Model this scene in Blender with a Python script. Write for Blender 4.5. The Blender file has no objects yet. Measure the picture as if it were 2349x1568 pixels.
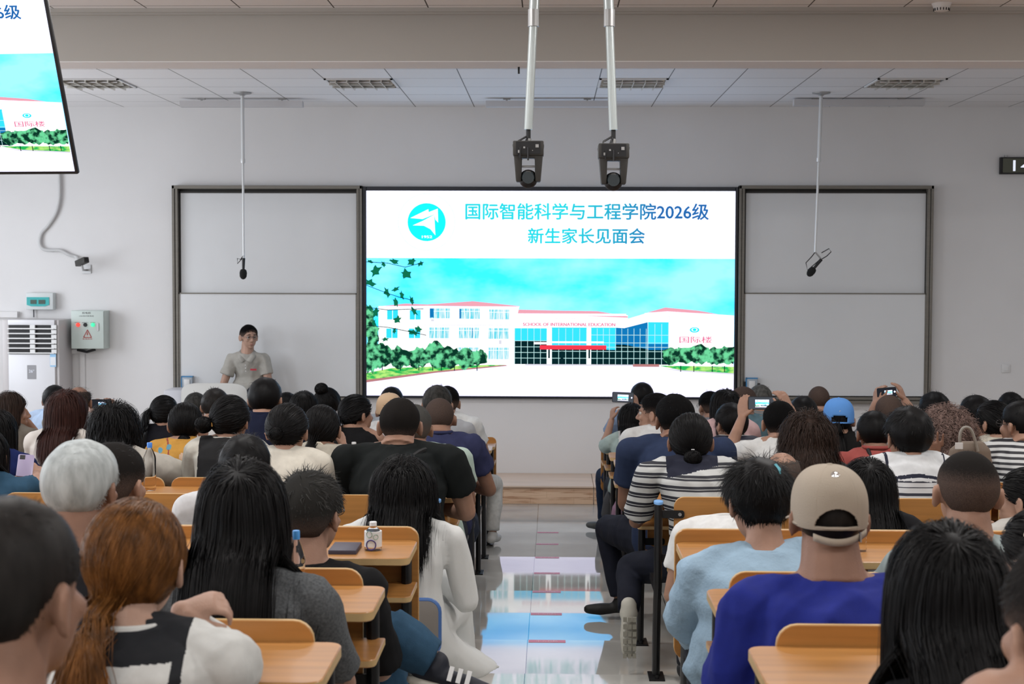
import bpy, bmesh, math, random
import numpy as np
from mathutils import Vector, Matrix, Euler
random.seed(7); RNG = np.random.default_rng(7)
SC = bpy.context.scene; COL = SC.collection
# ---------------------------------------------------------------- camera
W, H, F = 2349, 1568, 3446.2
YAW, PIT, ROL = -0.0255, -0.0475, 0.0028
CAM = np.array([0.029, -15.4, 2.265])
def _rot(yaw, pit, rol):
    cy, sy, cp, sp = math.cos(yaw), math.sin(yaw), math.cos(pit), math.sin(pit)
    f = np.array([sy*cp, cy*cp, sp]); r = np.array([cy, -sy, 0.]); u = np.cross(r, f)
    c, s = math.cos(rol), math.sin(rol)
    return np.array([c*r+s*u, -s*r+c*u, f])
CM = _rot(YAW, PIT, ROL)
def at(x, y, Y=None, X=None, Z=None):
    """world point seen at photo position x, y lying on the plane Y= (or X=, Z=)"""
    d = CM.T @ np.array([(x-W/2)/F, (H/2-y)/F, 1.])
    t = (Y-CAM[1])/d[1] if Y is not None else ((X-CAM[0])/d[0] if X is not None else (Z-CAM[2])/d[2])
    return CAM + d*t
cd = bpy.data.cameras.new('camera'); cam = bpy.data.objects.new('camera', cd); COL.objects.link(cam)
cd.sensor_width = 36; cd.lens = F/W*36; cd.clip_start = .05; cd.clip_end = 100
cam.matrix_world = Matrix(((CM[0][0], CM[1][0], -CM[2][0], CAM[0]), (CM[0][1], CM[1][1], -CM[2][1], CAM[1]),
                           (CM[0][2], CM[1][2], -CM[2][2], CAM[2]), (0, 0, 0, 1)))
cd.dof.use_dof = True; cd.dof.focus_distance = 7.5; cd.dof.aperture_fstop = 8.0
SC.camera = cam
# ---------------------------------------------------------------- world, lights, exposure
SC.view_settings.view_transform = 'Standard'; SC.view_settings.look = 'None'
SC.view_settings.gamma = 1; SC.view_settings.exposure = 0.0; SC.view_settings.use_curve_mapping = False
SC.cycles.max_bounces = 6; SC.cycles.diffuse_bounces = 3; SC.cycles.glossy_bounces = 3
SC.cycles.transmission_bounces = 6; SC.cycles.transparent_max_bounces = 8
SC.cycles.caustics_reflective = False; SC.cycles.caustics_refractive = False
SC.cycles.use_denoising = True; SC.cycles.sample_clamp_indirect = 3.0
wd = bpy.data.worlds.new('world'); SC.world = wd; wd.use_nodes = True
wd.node_tree.nodes['Background'].inputs[0].default_value = (.8, .87, 1, 1)
wd.node_tree.nodes['Background'].inputs[1].default_value = .25
def area(name, loc, rot, sx, sy, power, col):
    l = bpy.data.lights.new(name, 'AREA'); l.shape = 'RECTANGLE'; l.size = sx; l.size_y = sy
    l.energy = power; l.color = col
    o = bpy.data.objects.new(name, l); o.location = loc; o.rotation_euler = rot; COL.objects.link(o); return o
for yy, pw in ((-8.1, 34), (-11.1, 32), (-14.1, 25), (-17.1, 22)):   # switched-on ceiling lights over the audience
    for xx in (-3.9, -1.3, 1.5, 4.2):
        area('ceiling_and_fill_lamp', (xx, yy, 3.90), (0, 0, 0), 1.15, .3, pw, (1, .98, .96))
for xx in (-5.2, -1.8, 1.9, 5.4):                       # fill lamps added over the first rows to brighten the front wall
    area('ceiling_and_fill_lamp', (xx, -4.3, 3.90), (0, 0, 0), 1.15, .3, 22, (.96, .97, 1))
for yy, pw in ((-2.6, 88), (-8.0, 120), (-13.5, 80)):   # daylight through the windows of the left wall
    area('window_daylight', (-6.85, yy, 2.2), (0, -math.pi/2, 0), 1.7, 2.6, pw, (.88, .93, 1))
# ---------------------------------------------------------------- materials
MATS = {}
def mat(name, col, rough=.6, metal=0., spec=.5, emit=None, est=1., trans=0., bump=None, noise=None, alpha=1, coat=0, ior=1.45):
    """noise=(scale, amount, detail[, stretch xyz]) varies the colour; bump=(scale, strength[, stretch])"""
    if name in MATS: return MATS[name]
    m = bpy.data.materials.new(name); m.use_nodes = True; nt = m.node_tree; b = nt.nodes['Principled BSDF']
    b.inputs['Base Color'].default_value = (*col, 1); b.inputs['Roughness'].default_value = rough
    b.inputs['Metallic'].default_value = metal; b.inputs['Specular IOR Level'].default_value = spec
    b.inputs['IOR'].default_value = ior
    if coat: b.inputs['Coat Weight'].default_value = coat; b.inputs['Coat Roughness'].default_value = .08
    if trans: b.inputs['Transmission Weight'].default_value = trans
    if emit: b.inputs['Emission Color'].default_value = (*emit, 1); b.inputs['Emission Strength'].default_value = est
    tc = None
    def coords(st):
        nonlocal tc
        if tc is None: tc = nt.nodes.new('ShaderNodeTexCoord')
        mp = nt.nodes.new('ShaderNodeMapping'); mp.inputs['Scale'].default_value = st
        nt.links.new(tc.outputs['Object'], mp.inputs['Vector']); return mp.outputs[0]
    if noise:
        n = nt.nodes.new('ShaderNodeTexNoise'); n.inputs['Scale'].default_value = noise[0]; n.inputs['Detail'].default_value = noise[2]
        nt.links.new(coords(noise[3] if len(noise) > 3 else (1, 1, 1)), n.inputs['Vector'])
        r = nt.nodes.new('ShaderNodeMapRange'); r.inputs['From Min'].default_value = .3; r.inputs['From Max'].default_value = .7
        r.inputs['To Min'].default_value = 1-noise[1]; r.inputs['To Max'].default_value = 1+noise[1]
        nt.links.new(n.outputs['Fac'], r.inputs['Value'])
        mx = nt.nodes.new('ShaderNodeVectorMath'); mx.operation = 'SCALE'; mx.inputs[0].default_value = col
        nt.links.new(r.outputs[0], mx.inputs['Scale']); nt.links.new(mx.outputs[0], b.inputs['Base Color'])
    if bump:
        n = nt.nodes.new('ShaderNodeTexNoise'); n.inputs['Scale'].default_value = bump[0]; n.inputs['Detail'].default_value = 3
        nt.links.new(coords(bump[2] if len(bump) > 2 else (1, 1, 1)), n.inputs['Vector'])
        bp = nt.nodes.new('ShaderNodeBump'); bp.inputs['Strength'].default_value = bump[1]; bp.inputs['Distance'].default_value = .01
        nt.links.new(n.outputs['Fac'], bp.inputs['Height']); nt.links.new(bp.outputs[0], b.inputs['Normal'])
    MATS[name] = m; return m
def ramp_mat(name, stops, axis='Z', scale=1., rough=.6, wave=None, metal=0, emit=0):
    """hard or soft colour bands along an object axis, repeating every `scale` metres"""
    if name in MATS: return MATS[name]
    m = bpy.data.materials.new(name); m.use_nodes = True; nt = m.node_tree; b = nt.nodes['Principled BSDF']
    b.inputs['Roughness'].default_value = rough
    tc = nt.nodes.new('ShaderNodeTexCoord'); sp = nt.nodes.new('ShaderNodeSeparateXYZ'); nt.links.new(tc.outputs['Object'], sp.inputs[0])
    v = sp.outputs[axis]
    if wave:
        n = nt.nodes.new('ShaderNodeTexNoise'); n.inputs['Scale'].default_value = wave[0]; nt.links.new(tc.outputs['Object'], n.inputs['Vector'])
        ma = nt.nodes.new('ShaderNodeMath'); ma.operation = 'MULTIPLY_ADD'; ma.inputs[1].default_value = wave[1]
        nt.links.new(n.outputs['Fac'], ma.inputs[0]); nt.links.new(v, ma.inputs[2]); v = ma.outputs[0]
    d = nt.nodes.new('ShaderNodeMath'); d.operation = 'DIVIDE'; d.inputs[1].default_value = scale; nt.links.new(v, d.inputs[0])
    fr = nt.nodes.new('ShaderNodeMath'); fr.operation = 'FRACT'; nt.links.new(d.outputs[0], fr.inputs[0])
    cr = nt.nodes.new('ShaderNodeValToRGB'); cr.color_ramp.interpolation = 'CONSTANT'
    while len(cr.color_ramp.elements) < len(stops): cr.color_ramp.elements.new(.5)
    for e, (p, c) in zip(cr.color_ramp.elements, stops): e.position = p; e.color = (*c, 1)
    nt.links.new(fr.outputs[0], cr.inputs[0]); nt.links.new(cr.outputs[0], b.inputs['Base Color'])
    MATS[name] = m; return m
def s2l(r, g, b):
    f = lambda c: (c/255/12.92 if c/255 <= .04045 else ((c/255+.055)/1.055)**2.4)
    return (f(r), f(g), f(b))
def emat(name, rgb, st=1.0):
    """self-lit colour of a display"""
    if name in MATS: return MATS[name]
    m = bpy.data.materials.new(name); m.use_nodes = True; nt = m.node_tree; nt.nodes.clear()
    e = nt.nodes.new('ShaderNodeEmission'); e.inputs[0].default_value = (*s2l(*rgb), 1); e.inputs[1].default_value = st
    o = nt.nodes.new('ShaderNodeOutputMaterial'); nt.links.new(e.outputs[0], o.inputs[0]); MATS[name] = m; return m
def emat2(name, a, b, scale, st=1.0, lo=.4, hi=.6, detail=4, stretch=(1, 1, 1), grad=None):
    """self-lit display colour mottled between two tones (or a gradient along x between grad metres)"""
    if name in MATS: return MATS[name]
    m = emat(name, a, st); nt = m.node_tree; e = [n for n in nt.nodes if n.type == 'EMISSION'][0]
    tc = nt.nodes.new('ShaderNodeTexCoord'); r = nt.nodes.new('ShaderNodeMapRange')
    if grad:
        sp = nt.nodes.new('ShaderNodeSeparateXYZ'); nt.links.new(tc.outputs['Object'], sp.inputs[0]); nt.links.new(sp.outputs['X'], r.inputs['Value'])
        lo, hi = grad
    else:
        mp = nt.nodes.new('ShaderNodeMapping'); mp.inputs['Scale'].default_value = stretch; nt.links.new(tc.outputs['Object'], mp.inputs['Vector'])
        n = nt.nodes.new('ShaderNodeTexNoise'); n.inputs['Scale'].default_value = scale; n.inputs['Detail'].default_value = detail
        nt.links.new(mp.outputs[0], n.inputs['Vector']); nt.links.new(n.outputs['Fac'], r.inputs['Value'])
    r.inputs['From Min'].default_value = lo; r.inputs['From Max'].default_value = hi
    mx = nt.nodes.new('ShaderNodeMix'); mx.data_type = 'RGBA'; mx.inputs[6].default_value = (*s2l(*a), 1); mx.inputs[7].default_value = (*s2l(*b), 1)
    nt.links.new(r.outputs[0], mx.inputs[0]); nt.links.new(mx.outputs[2], e.inputs[0]); return m
# ---------------------------------------------------------------- object helpers
def tag(o, label=None, cat=None, group=None, kind=None, category=None):
    cat = cat or category
    for k, v in (('label', label), ('category', cat), ('group', group), ('kind', kind)):
        if v: o[k] = v
    return o
def empty(name, loc, label=None, cat=None, group=None):
    o = bpy.data.objects.new(name, None); o.empty_display_size = .1; o.location = loc; COL.objects.link(o)
    return tag(o, label, cat, group)
class MB:
    def __init__(s): s.v = []; s.f = []; s.m = []
    def add(s, v, f, mi=0):
        n = len(s.v); s.v += [tuple(p) for p in v]; s.f += [tuple(i+n for i in q) for q in f]; s.m += [mi]*len(f); return s
    def box(s, c, d, mi=0, R=None):
        hx, hy, hz = d[0]/2, d[1]/2, d[2]/2
        v = [Vector((x, y, z)) for x in (-hx, hx) for y in (-hy, hy) for z in (-hz, hz)]
        if R is not None: v = [R @ p for p in v]
        return s.add([p+Vector(c) for p in v], [(0, 1, 3, 2), (4, 6, 7, 5), (0, 4, 5, 1), (2, 3, 7, 6), (0, 2, 6, 4), (1, 5, 7, 3)], mi)
    def bb(s, a, b, mi=0):
        return s.box([(a[i]+b[i])/2 for i in range(3)], [abs(b[i]-a[i]) for i in range(3)], mi)
    def prism(s, pts, ax, a, b, mi=0, mside=None):
        """outline pts (2D) extruded along axis ax from a to b"""
        n = len(pts); o = [i for i in range(3) if i != ax]; v = []
        for t in (a, b):
            for p in pts:
                q = [0, 0, 0]; q[ax] = t; q[o[0]] = p[0]; q[o[1]] = p[1]; v.append(q)
        s.add(v, [tuple(range(n))[::-1], tuple(range(n, 2*n))], mi)
        k = len(s.v)-2*n; fs = [(i, (i+1) % n, (i+1) % n+n, i+n) for i in range(n)]
        s.f += [tuple(j+k for j in q) for q in fs]; s.m += [mi if mside is None else mside]*n; return s
    def tube(s, pts, r, n=8, mi=0, cap=True):
        pts = [Vector(p) for p in pts]; rr = r if hasattr(r, '__len__') else [r]*len(pts)
        v = []; f = []
        for i, p in enumerate(pts):
            t = (pts[min(i+1, len(pts)-1)]-pts[max(i-1, 0)]).normalized()
            u = t.cross(Vector((0, 1, 0)) if abs(t.y) < .9 else Vector((0, 0, 1))).normalized() if i == 0 else (u-t*u.dot(t)).normalized()
            w = t.cross(u)
            for j in range(n):
                a = 2*math.pi*j/n; v.append(p+(u*math.cos(a)+w*math.sin(a))*rr[i])
        for i in range(len(pts)-1):
            for j in range(n): f.append((i*n+j, i*n+(j+1) % n, (i+1)*n+(j+1) % n, (i+1)*n+j))
        if cap: f += [tuple(range(n))[::-1], tuple(range((len(pts)-1)*n, len(pts)*n))]
        return s.add(v, f, mi)
    def lathe(s, c, prof, n=20, mi=0):
        """profile (r, z) turned about the vertical through c"""
        v = []; f = []
        for r, z in prof:
            for j in range(n): a = 2*math.pi*j/n; v.append((c[0]+r*math.cos(a), c[1]+r*math.sin(a), c[2]+z))
        for i in range(len(prof)-1):
            for j in range(n): f.append((i*n+j, i*n+(j+1) % n, (i+1)*n+(j+1) % n, (i+1)*n+j))
        f += [tuple(range(n))[::-1], tuple(range((len(prof)-1)*n, len(prof)*n))]
        return s.add(v, f, mi)
    def mesh(s, name, mats, smooth=False):
        me = bpy.data.meshes.new(name); me.from_pydata(s.v, [], s.f)
        for m in (mats if isinstance(mats, (list, tuple)) else [mats]): me.materials.append(m)
        me.polygons.foreach_set('material_index', s.m)
        if smooth: me.polygons.foreach_set('use_smooth', [True]*len(s.f))
        me.update(); return me
    def build(s, name, mats, parent=None, smooth=False, bevel=0, loc=None, segs=2, **tg):
        me = s.mesh(name, mats, smooth)
        bm = bmesh.new(); bm.from_mesh(me); bmesh.ops.recalc_face_normals(bm, faces=bm.faces)
        if bevel:
            es = [e for e in bm.edges if len(e.link_faces) == 2 and e.calc_face_angle(0) > .6]
            bmesh.ops.bevel(bm, geom=es, offset=bevel, segments=segs, profile=.5, affect='EDGES', clamp_overlap=True)
        bm.to_mesh(me); bm.free()
        o = bpy.data.objects.new(name, me); COL.objects.link(o)
        if parent: o.parent = parent
        if loc is not None: o.location = loc
        if smooth or bevel:
            me.polygons.foreach_set('use_smooth', [True]*len(me.polygons)); me.set_sharp_from_angle(angle=math.radians(40))
        return tag(o, **tg) if tg else o
def rrect(x0, y0, x1, y1, r, n=5, corners=(1, 1, 1, 1)):
    """rounded rectangle; corners order: x0y0, x1y0, x1y1, x0y1"""
    out = []
    for (cx, cy, a0, on) in ((x0+r, y0+r, math.pi, corners[0]), (x1-r, y0+r, 1.5*math.pi, corners[1]), (x1-r, y1-r, 0, corners[2]), (x0+r, y1-r, .5*math.pi, corners[3])):
        if on: out += [(cx+r*math.cos(a0+k*math.pi/2/n), cy+r*math.sin(a0+k*math.pi/2/n)) for k in range(n+1)]
        else: out.append((cx+r*(1.0 if math.cos(a0+math.pi/4) > 0 else -1), cy+r*(1 if math.sin(a0+math.pi/4) > 0 else -1)))
    return out
def text_geo(txt, size, align='CENTER', bold=0.):
    """vertices and faces of a flat text in its own xy plane, measured about its box centre"""
    cu = bpy.data.curves.new('t', 'FONT'); cu.body = txt; cu.size = size; cu.offset = bold; cu.resolution_u = 3
    o = bpy.data.objects.new('t', cu); COL.objects.link(o); bpy.context.view_layer.update()
    me = bpy.data.meshes.new_from_object(o.evaluated_get(bpy.context.evaluated_depsgraph_get()))
    v = [tuple(p.co) for p in me.vertices]; f = [tuple(p.vertices) for p in me.polygons]
    bpy.data.objects.remove(o); bpy.data.curves.remove(cu); bpy.data.meshes.remove(me)
    if not v: return [], [], 1, 1
    a = np.array(v); lo, hi = a.min(0), a.max(0); a -= (lo+hi)/2
    return a, f, hi[0]-lo[0], hi[1]-lo[1]
def put_text(mb, txt, c, w, h, mi=0, ax=None, bold=0.):
    """text fitted to a w x h box at c, standing in the plane of ax=(right, up)"""
    a, f, tw, th = text_geo(txt, 1., bold=bold)
    if len(f) == 0: return
    R, U = (Vector((1, 0, 0)), Vector((0, 0, 1))) if ax is None else ax
    mb.add([Vector(c)+R*(p[0]*w/tw)+U*(p[1]*h/th) for p in a], f, mi)
# ---------------------------------------------------------------- common materials
M_wall = mat('wall_paint', (.80, .79, .79), .85, noise=(.9, .03, 4), bump=(60, .03))
M_beam = mat('beam_shaded_paint', (.46, .44, .41), .9, noise=(.8, .03, 4))  # wall paint darkened: the shade on the beam face is in the colour
M_wood = mat('desk_laminate', (.42, .19, .05), .38, noise=(5, .16, 5, (.35, 6, 9)), coat=.12)
M_edge = mat('desk_edge', (.55, .37, .17), .45, noise=(12, .12, 3))
M_blackm = mat('black_steel', (.012, .012, .013), .35, metal=.3, spec=.6)
M_bluecap = mat('blue_plastic', (.2, .42, .78), .4)
M_white = mat('white_plastic', (.78, .78, .78), .35)
M_black = mat('black_plastic', (.012, .012, .014), .45)
M_dgrey = mat('dark_grey_plastic', (.045, .043, .04), .5)
M_chrome = mat('brushed_metal', (.42, .42, .42), .42, metal=.8)
M_alu = mat('board_aluminium', (.21, .195, .17), .5, metal=.35, noise=(3, .06, 2, (1, 1, 30)))
M_board = mat('whiteboard_enamel', (.76, .77, .78), .3, noise=(1.2, .03, 3))
# ================================================================ the room
D, S, E0 = .8482, .0564, -2.766                        # tread depth, riser, first step edge
def tread(Y): return 0. if Y > E0 else S*math.ceil((E0-Y)/D-1e-9)
XL, XR, YB, ZC = -6.9, 7.1, -19.0, 3.93
# floor: front floor and the shallow steps rising to the back
def tile_mat():
    m = mat('floor_tile', (.56, .55, .52), .045, spec=.62); nt = m.node_tree; b = nt.nodes['Principled BSDF']
    tc = nt.nodes.new('ShaderNodeTexCoord'); sp = nt.nodes.new('ShaderNodeSeparateXYZ'); nt.links.new(tc.outputs['Object'], sp.inputs[0])
    def M(op, a, bb, c=None):
        n = nt.nodes.new('ShaderNodeMath'); n.operation = op
        for i, q in enumerate((a, bb, c)):
            if q is None: continue
            if isinstance(q, (int, float)): n.inputs[i].default_value = q
            else: nt.links.new(q, n.inputs[i])
        return n.outputs[0]
    fx = M('PINGPONG', M('ADD', sp.outputs['X'], .08), .4)
    j = M('LESS_THAN', fx, .0025)
    n = nt.nodes.new('ShaderNodeTexNoise'); n.inputs['Scale'].default_value = 1.6; n.inputs['Detail'].default_value = 6; nt.links.new(tc.outputs['Object'], n.inputs['Vector'])
    cr = nt.nodes.new('ShaderNodeValToRGB'); cr.color_ramp.elements[0].position = .35; cr.color_ramp.elements[1].position = .7
    cr.color_ramp.elements[0].color = (.49, .48, .45, 1); cr.color_ramp.elements[1].color = (.6, .59, .555, 1); nt.links.new(n.outputs['Fac'], cr.inputs[0])
    mx = nt.nodes.new('ShaderNodeMix'); mx.data_type = 'RGBA'; mx.inputs[7].default_value = (.12, .11, .1, 1)
    nt.links.new(j, mx.inputs[0]); nt.links.new(cr.outputs[0], mx.inputs[6]); nt.links.new(mx.outputs[2], b.inputs['Base Color'])
    return m
M_tile = tile_mat()
fl = MB(); fl.bb((XL, E0, -.2), (XR, .1, 0)); Y = E0
while Y > YB:
    Y2 = max(YB, Y-D); fl.bb((XL, Y2, -.2), (XR, Y, tread(Y-.1))); Y = Y2
fl.build('floor', M_tile, bevel=.003, segs=1, kind='structure')
MB().bb((XL-.15, 0, -.2), (XR+.15, .15, 4.6)).build('wall_front', M_wall, kind='structure')
MB().bb((XL-.15, YB-.15, -.2), (XR+.15, YB, 4.6)).build('wall_back', M_wall, kind='structure')
MB().bb((XR, YB, -.2), (XR+.15, 0, 4.6)).build('wall_right', M_wall, kind='structure')
wl = MB(); ys = [0]; WIN = [(-2.6, 2.7), (-8.0, 2.7), (-13.5, 2.7)]
for yc, w in WIN: ys += [yc+w/2, yc-w/2]
ys.append(YB)
for i in range(0, len(ys), 2): wl.bb((XL-.15, ys[i+1], -.2), (XL, ys[i], 4.6))
for yc, w in WIN:
    wl.bb((XL-.15, yc-w/2, -.2), (XL, yc+w/2, 1.3)); wl.bb((XL-.15, yc-w/2, 3.1), (XL, yc+w/2, 4.6))
wl.build('wall_left', M_wall, kind='structure')
for i, (yc, w) in enumerate(WIN):
    f = MB()
    for yy in (yc-w/2+.03, yc, yc+w/2-.03): f.bb((XL-.1, yy-.03, 1.3), (XL-.04, yy+.03, 3.1))
    for zz in (1.33, 3.07): f.bb((XL-.1, yc-w/2, zz-.03), (XL-.04, yc+w/2, zz+.03))
    wo = f.build('window_%d' % (i+1), M_white, kind='structure')
    g = MB().bb((XL-.075, yc-w/2, 1.3), (XL-.07, yc+w/2, 3.1)).build('window_pane', mat('window_glass', (.9, .95, 1), .02, trans=1.), parent=wo)
# ceiling of square panels with dark joints; a beam crosses the room
def ceil_mat():
    m = mat('ceiling_panels', (.62, .62, .62), .55, spec=.4); nt = m.node_tree; b = nt.nodes['Principled BSDF']
    tc = nt.nodes.new('ShaderNodeTexCoord'); mp = nt.nodes.new('ShaderNodeMapping'); mp.inputs['Location'].default_value = (3.754+.6*10, 2.87+.6*40, 0)
    br = nt.nodes.new('ShaderNodeTexBrick'); br.offset = 0; br.squash = 1; br.inputs['Scale'].default_value = 1
    br.inputs['Brick Width'].default_value = .6; br.inputs['Row Height'].default_value = .6; br.inputs['Mortar Size'].default_value = .0045
    br.inputs['Mortar Smooth'].default_value = 0
    br.inputs['Color1'].default_value = (.88, .87, .88, 1); br.inputs['Color2'].default_value = (.84, .83, .84, 1); br.inputs['Mortar'].default_value = (.09, .085, .08, 1)
    nt.links.new(tc.outputs['Object'], mp.inputs[0]); nt.links.new(mp.outputs[0], br.inputs['Vector']); nt.links.new(br.outputs['Color'], b.inputs['Base Color'])
    return m
M_ceil = ceil_mat()
MB().bb((XL, YB, ZC), (XR, 0, ZC+.1)).build('ceiling', M_ceil, kind='structure')
MB().bb((XL+.02, -5.745, 3.594), (XR-.02, -5.425, 3.6)).build('beam_lit_strip', M_wall, kind='structure')  # thin pale sheet added below the beam, its lit underside put into the colour
MB().bb((XL, -5.75, 3.60), (XR, -5.42, ZC+.02)).build('ceiling_beam', M_beam, kind='structure')
MB().bb((XL, -5.79, 3.905), (XR, -5.752, 3.945)).bb((XL, -5.775, 3.89), (XR, -5.75, 3.905)).build('trim_1', M_beam, kind='structure')
tb = empty('anchor_bolts', at(1207, 155, Y=-5.5), 'black anchor bolts left in the beam above the left hanging camera', 'bolts')
for x in (1190, 1224):
    q = at(x, 153, Y=-5.5); MB().tube([(q[0], -5.5, 3.605), (q[0], -5.5, 3.55)], .007).build('bolt', M_black, parent=tb).matrix_parent_inverse = Matrix.Translation(-Vector(tb.location))
# stage
M_stage = mat('stage_board', (.74, .57, .45), .4, noise=(3, .12, 6, (.4, 9, 9)))
def stage_front():
    m = mat('stage_riser_wood', (.6, .38, .22), .45); nt = m.node_tree; b = nt.nodes['Principled BSDF']
    tc = nt.nodes.new('ShaderNodeTexCoord'); sp = nt.nodes.new('ShaderNodeSeparateXYZ'); cb = nt.nodes.new('ShaderNodeCombineXYZ')
    nt.links.new(tc.outputs['Object'], sp.inputs[0]); nt.links.new(sp.outputs['X'], cb.inputs[0]); nt.links.new(sp.outputs['Z'], cb.inputs[1])
    br = nt.nodes.new('ShaderNodeTexBrick'); br.offset = .37; br.inputs['Scale'].default_value = 1; br.inputs['Brick Width'].default_value = .42
    br.inputs['Row Height'].default_value = .061; br.inputs['Mortar Size'].default_value = .0008; br.inputs['Color1'].default_value = (.78, .55, .38, 1)
    br.inputs['Color2'].default_value = (.66, .42, .27, 1); br.inputs['Mortar'].default_value = (.4, .22, .12, 1); nt.links.new(cb.outputs[0], br.inputs['Vector'])
    n = nt.nodes.new('ShaderNodeTexNoise'); n.inputs['Scale'].default_value = 4; n.inputs['Detail'].default_value = 6; n.inputs['Distortion'].default_value = 1
    mp = nt.nodes.new('ShaderNodeMapping'); mp.inputs['Scale'].default_value = (.7, 1, 9); nt.links.new(tc.outputs['Object'], mp.inputs[0]); nt.links.new(mp.outputs[0], n.inputs['Vector'])
    cr = nt.nodes.new('ShaderNodeValToRGB'); cr.color_ramp.elements[0].position = .32; cr.color_ramp.elements[0].color = (.62, .48, .40, 1); cr.color_ramp.elements[1].position = .5; cr.color_ramp.elements[1].color = (1, 1, 1, 1)
    nt.links.new(n.outputs['Fac'], cr.inputs[0]); mx = nt.nodes.new('ShaderNodeMix'); mx.data_type = 'RGBA'; mx.blend_type = 'MULTIPLY'; mx.inputs[0].default_value = 1
    nt.links.new(br.outputs['Color'], mx.inputs[6]); nt.links.new(cr.outputs[0], mx.inputs[7]); nt.links.new(mx.outputs[2], b.inputs['Base Color']); return m
SH = .183
xs = at(1362, 1157, Y=-.93)[0]
for a, b_ in ((XL+.02, xs-.002), (xs+.002, XR-.02)):
    q = MB().bb((a, -.9, 0), (b_, -.002, SH-.018), 1).bb((a, -.93, SH-.018), (b_, -.002, SH), 0)
    so = q.build('stage_floor', [M_stage, stage_front()], bevel=.004, segs=1, kind='structure')
# pink warning stickers on the step edges
M_pink = mat('sticker_pink', (.62, .17, .25), .4); M_stw = mat('sticker_white', (.85, .7, .74), .5)
for k in range(7):
    Yk = E0-k*D-.006; z = S*(k+1); s = MB(); x0 = -.075; x1 = .10 if k < 6 else .112
    if k == 0: x0, x1 = -.075, .105
    s.bb((x0, Yk-.05, z+.0005), (x1, Yk, z+.0015), 0)
    put_text(s, '小心台阶', ((x0+x1)/2, Yk-.025, z+.002), .11, .024, 1, ax=(Vector((1, 0, 0)), Vector((0, 1, 0))))
    s.build('warning_sticker', [M_pink, M_stw], label='pink mind-the-step warning sticker on the aisle floor, %s counted from the stage' % ('first', 'second', 'third', 'fourth', 'fifth', 'sixth', 'seventh')[k], category='sticker', group='step edge stickers in the aisle')
# ---------------------------------------------------------------- display picture (drawn in photo positions)
SX0, SX1, SY0, SY1 = 840.5, 1682.5, 437.2, 910.5
sc_a = at(SX0, SY0, Y=-.06); sc_b = at(SX1, SY1, Y=-.06)
SWm = sc_b[0]-sc_a[0]; SHm = sc_a[2]-sc_b[2]
SLIDE = MB(); LAY = [0]
SM = [emat('lit_white', (226, 230, 255), 1.75), emat2('lit_sky', (40, 180, 255), (120, 208, 255), 1.1, 2.2, .38, .62, 5, (1, 1, 2)),
      emat('lit_ground', (228, 226, 255), 1.5), emat('lit_wall', (252, 253, 255), 1.4), emat('lit_roof', (246, 170, 186), 1.),
      emat2('lit_leaves', (12, 60, 45), (120, 235, 170), 17, .9, .42, .6, 3), emat('lit_glass', (45, 190, 235), 1.6), emat('lit_dark', (10, 45, 50), .8),
      emat('lit_logo', (25, 245, 250), 1.1), emat2('lit_title', (45, 225, 238), (40, 110, 180), 1, 1., grad=(.1, 1.1)), emat('lit_red', (250, 60, 80), 1.),
      emat('lit_pinktext', (240, 120, 160), 1.), emat2('lit_curtain', (90, 220, 240), (225, 250, 255), 40, 1., .4, .6, 2, (3, 1, .2)),
      emat2('lit_grass', (40, 190, 90), (190, 245, 130), 12, 1., .4, .6, 3, (1, 1, 3)), emat('lit_blueglass', (20, 130, 200), .9), emat('lit_line', (195, 240, 240), 1.05),
      emat('lit_leaf', (20, 120, 85), .9), emat('lit_shade', (225, 225, 238), 1.), emat('lit_brown', (190, 130, 130), 1.)]
(W_, SKY, GR, WL, RF, LV, GL, DK, LG, TT, RD, PT, CU, GS, BG, LN, LF, SD, BN) = range(19)
def sp(x, y):
    return ((x-SX0)/(SX1-SX0)*SWm-SWm/2, -LAY[0]*.0004, SHm/2-(y-SY0)/(SY1-SY0)*SHm)
def poly(pts, m):
    LAY[0] += 1; SLIDE.add([sp(*p) for p in pts], [tuple(range(len(pts)))], m)
def rects(rs, m):
    LAY[0] += 1
    for x0, y0, x1, y1 in rs: SLIDE.add([sp(x0, y1), sp(x1, y1), sp(x1, y0), sp(x0, y0)], [(0, 1, 2, 3)], m)
def disc(cx, cy, rx, ry, m, n=40): poly([(cx+rx*math.cos(2*math.pi*i/n), cy+ry*math.sin(2*math.pi*i/n)) for i in range(n)], m)
def stext(t, x0, x1, yc, hpx, m, bold=0.):
    LAY[0] += 1; a, f, tw, th = text_geo(t, 1., bold=bold); cx = (x0+x1)/2
    for dx, dy_ in (((-.8, 0), (.8, 0), (0, .7), (0, -.7)) if hpx > 20 else ((-.35, 0), (.35, 0))): SLIDE.add([sp(cx+dx+p[0]/tw*(x1-x0), yc+dy_-p[1]/th*hpx) for p in a], f, m)
def blobs(cs, m, rag=.22):
    LAY[0] += 1
    for cx, cy, rx, ry in cs:
        n = 26; SLIDE.add([sp(min(max(cx+rx*math.cos(2*math.pi*i/n)*(1+rag*random.uniform(-1, 1)), SX0), SX1), cy+ry*math.sin(2*math.pi*i/n)*(1+rag*random.uniform(-1, 1))) for i in range(n)], [tuple(range(n))], m)
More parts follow.
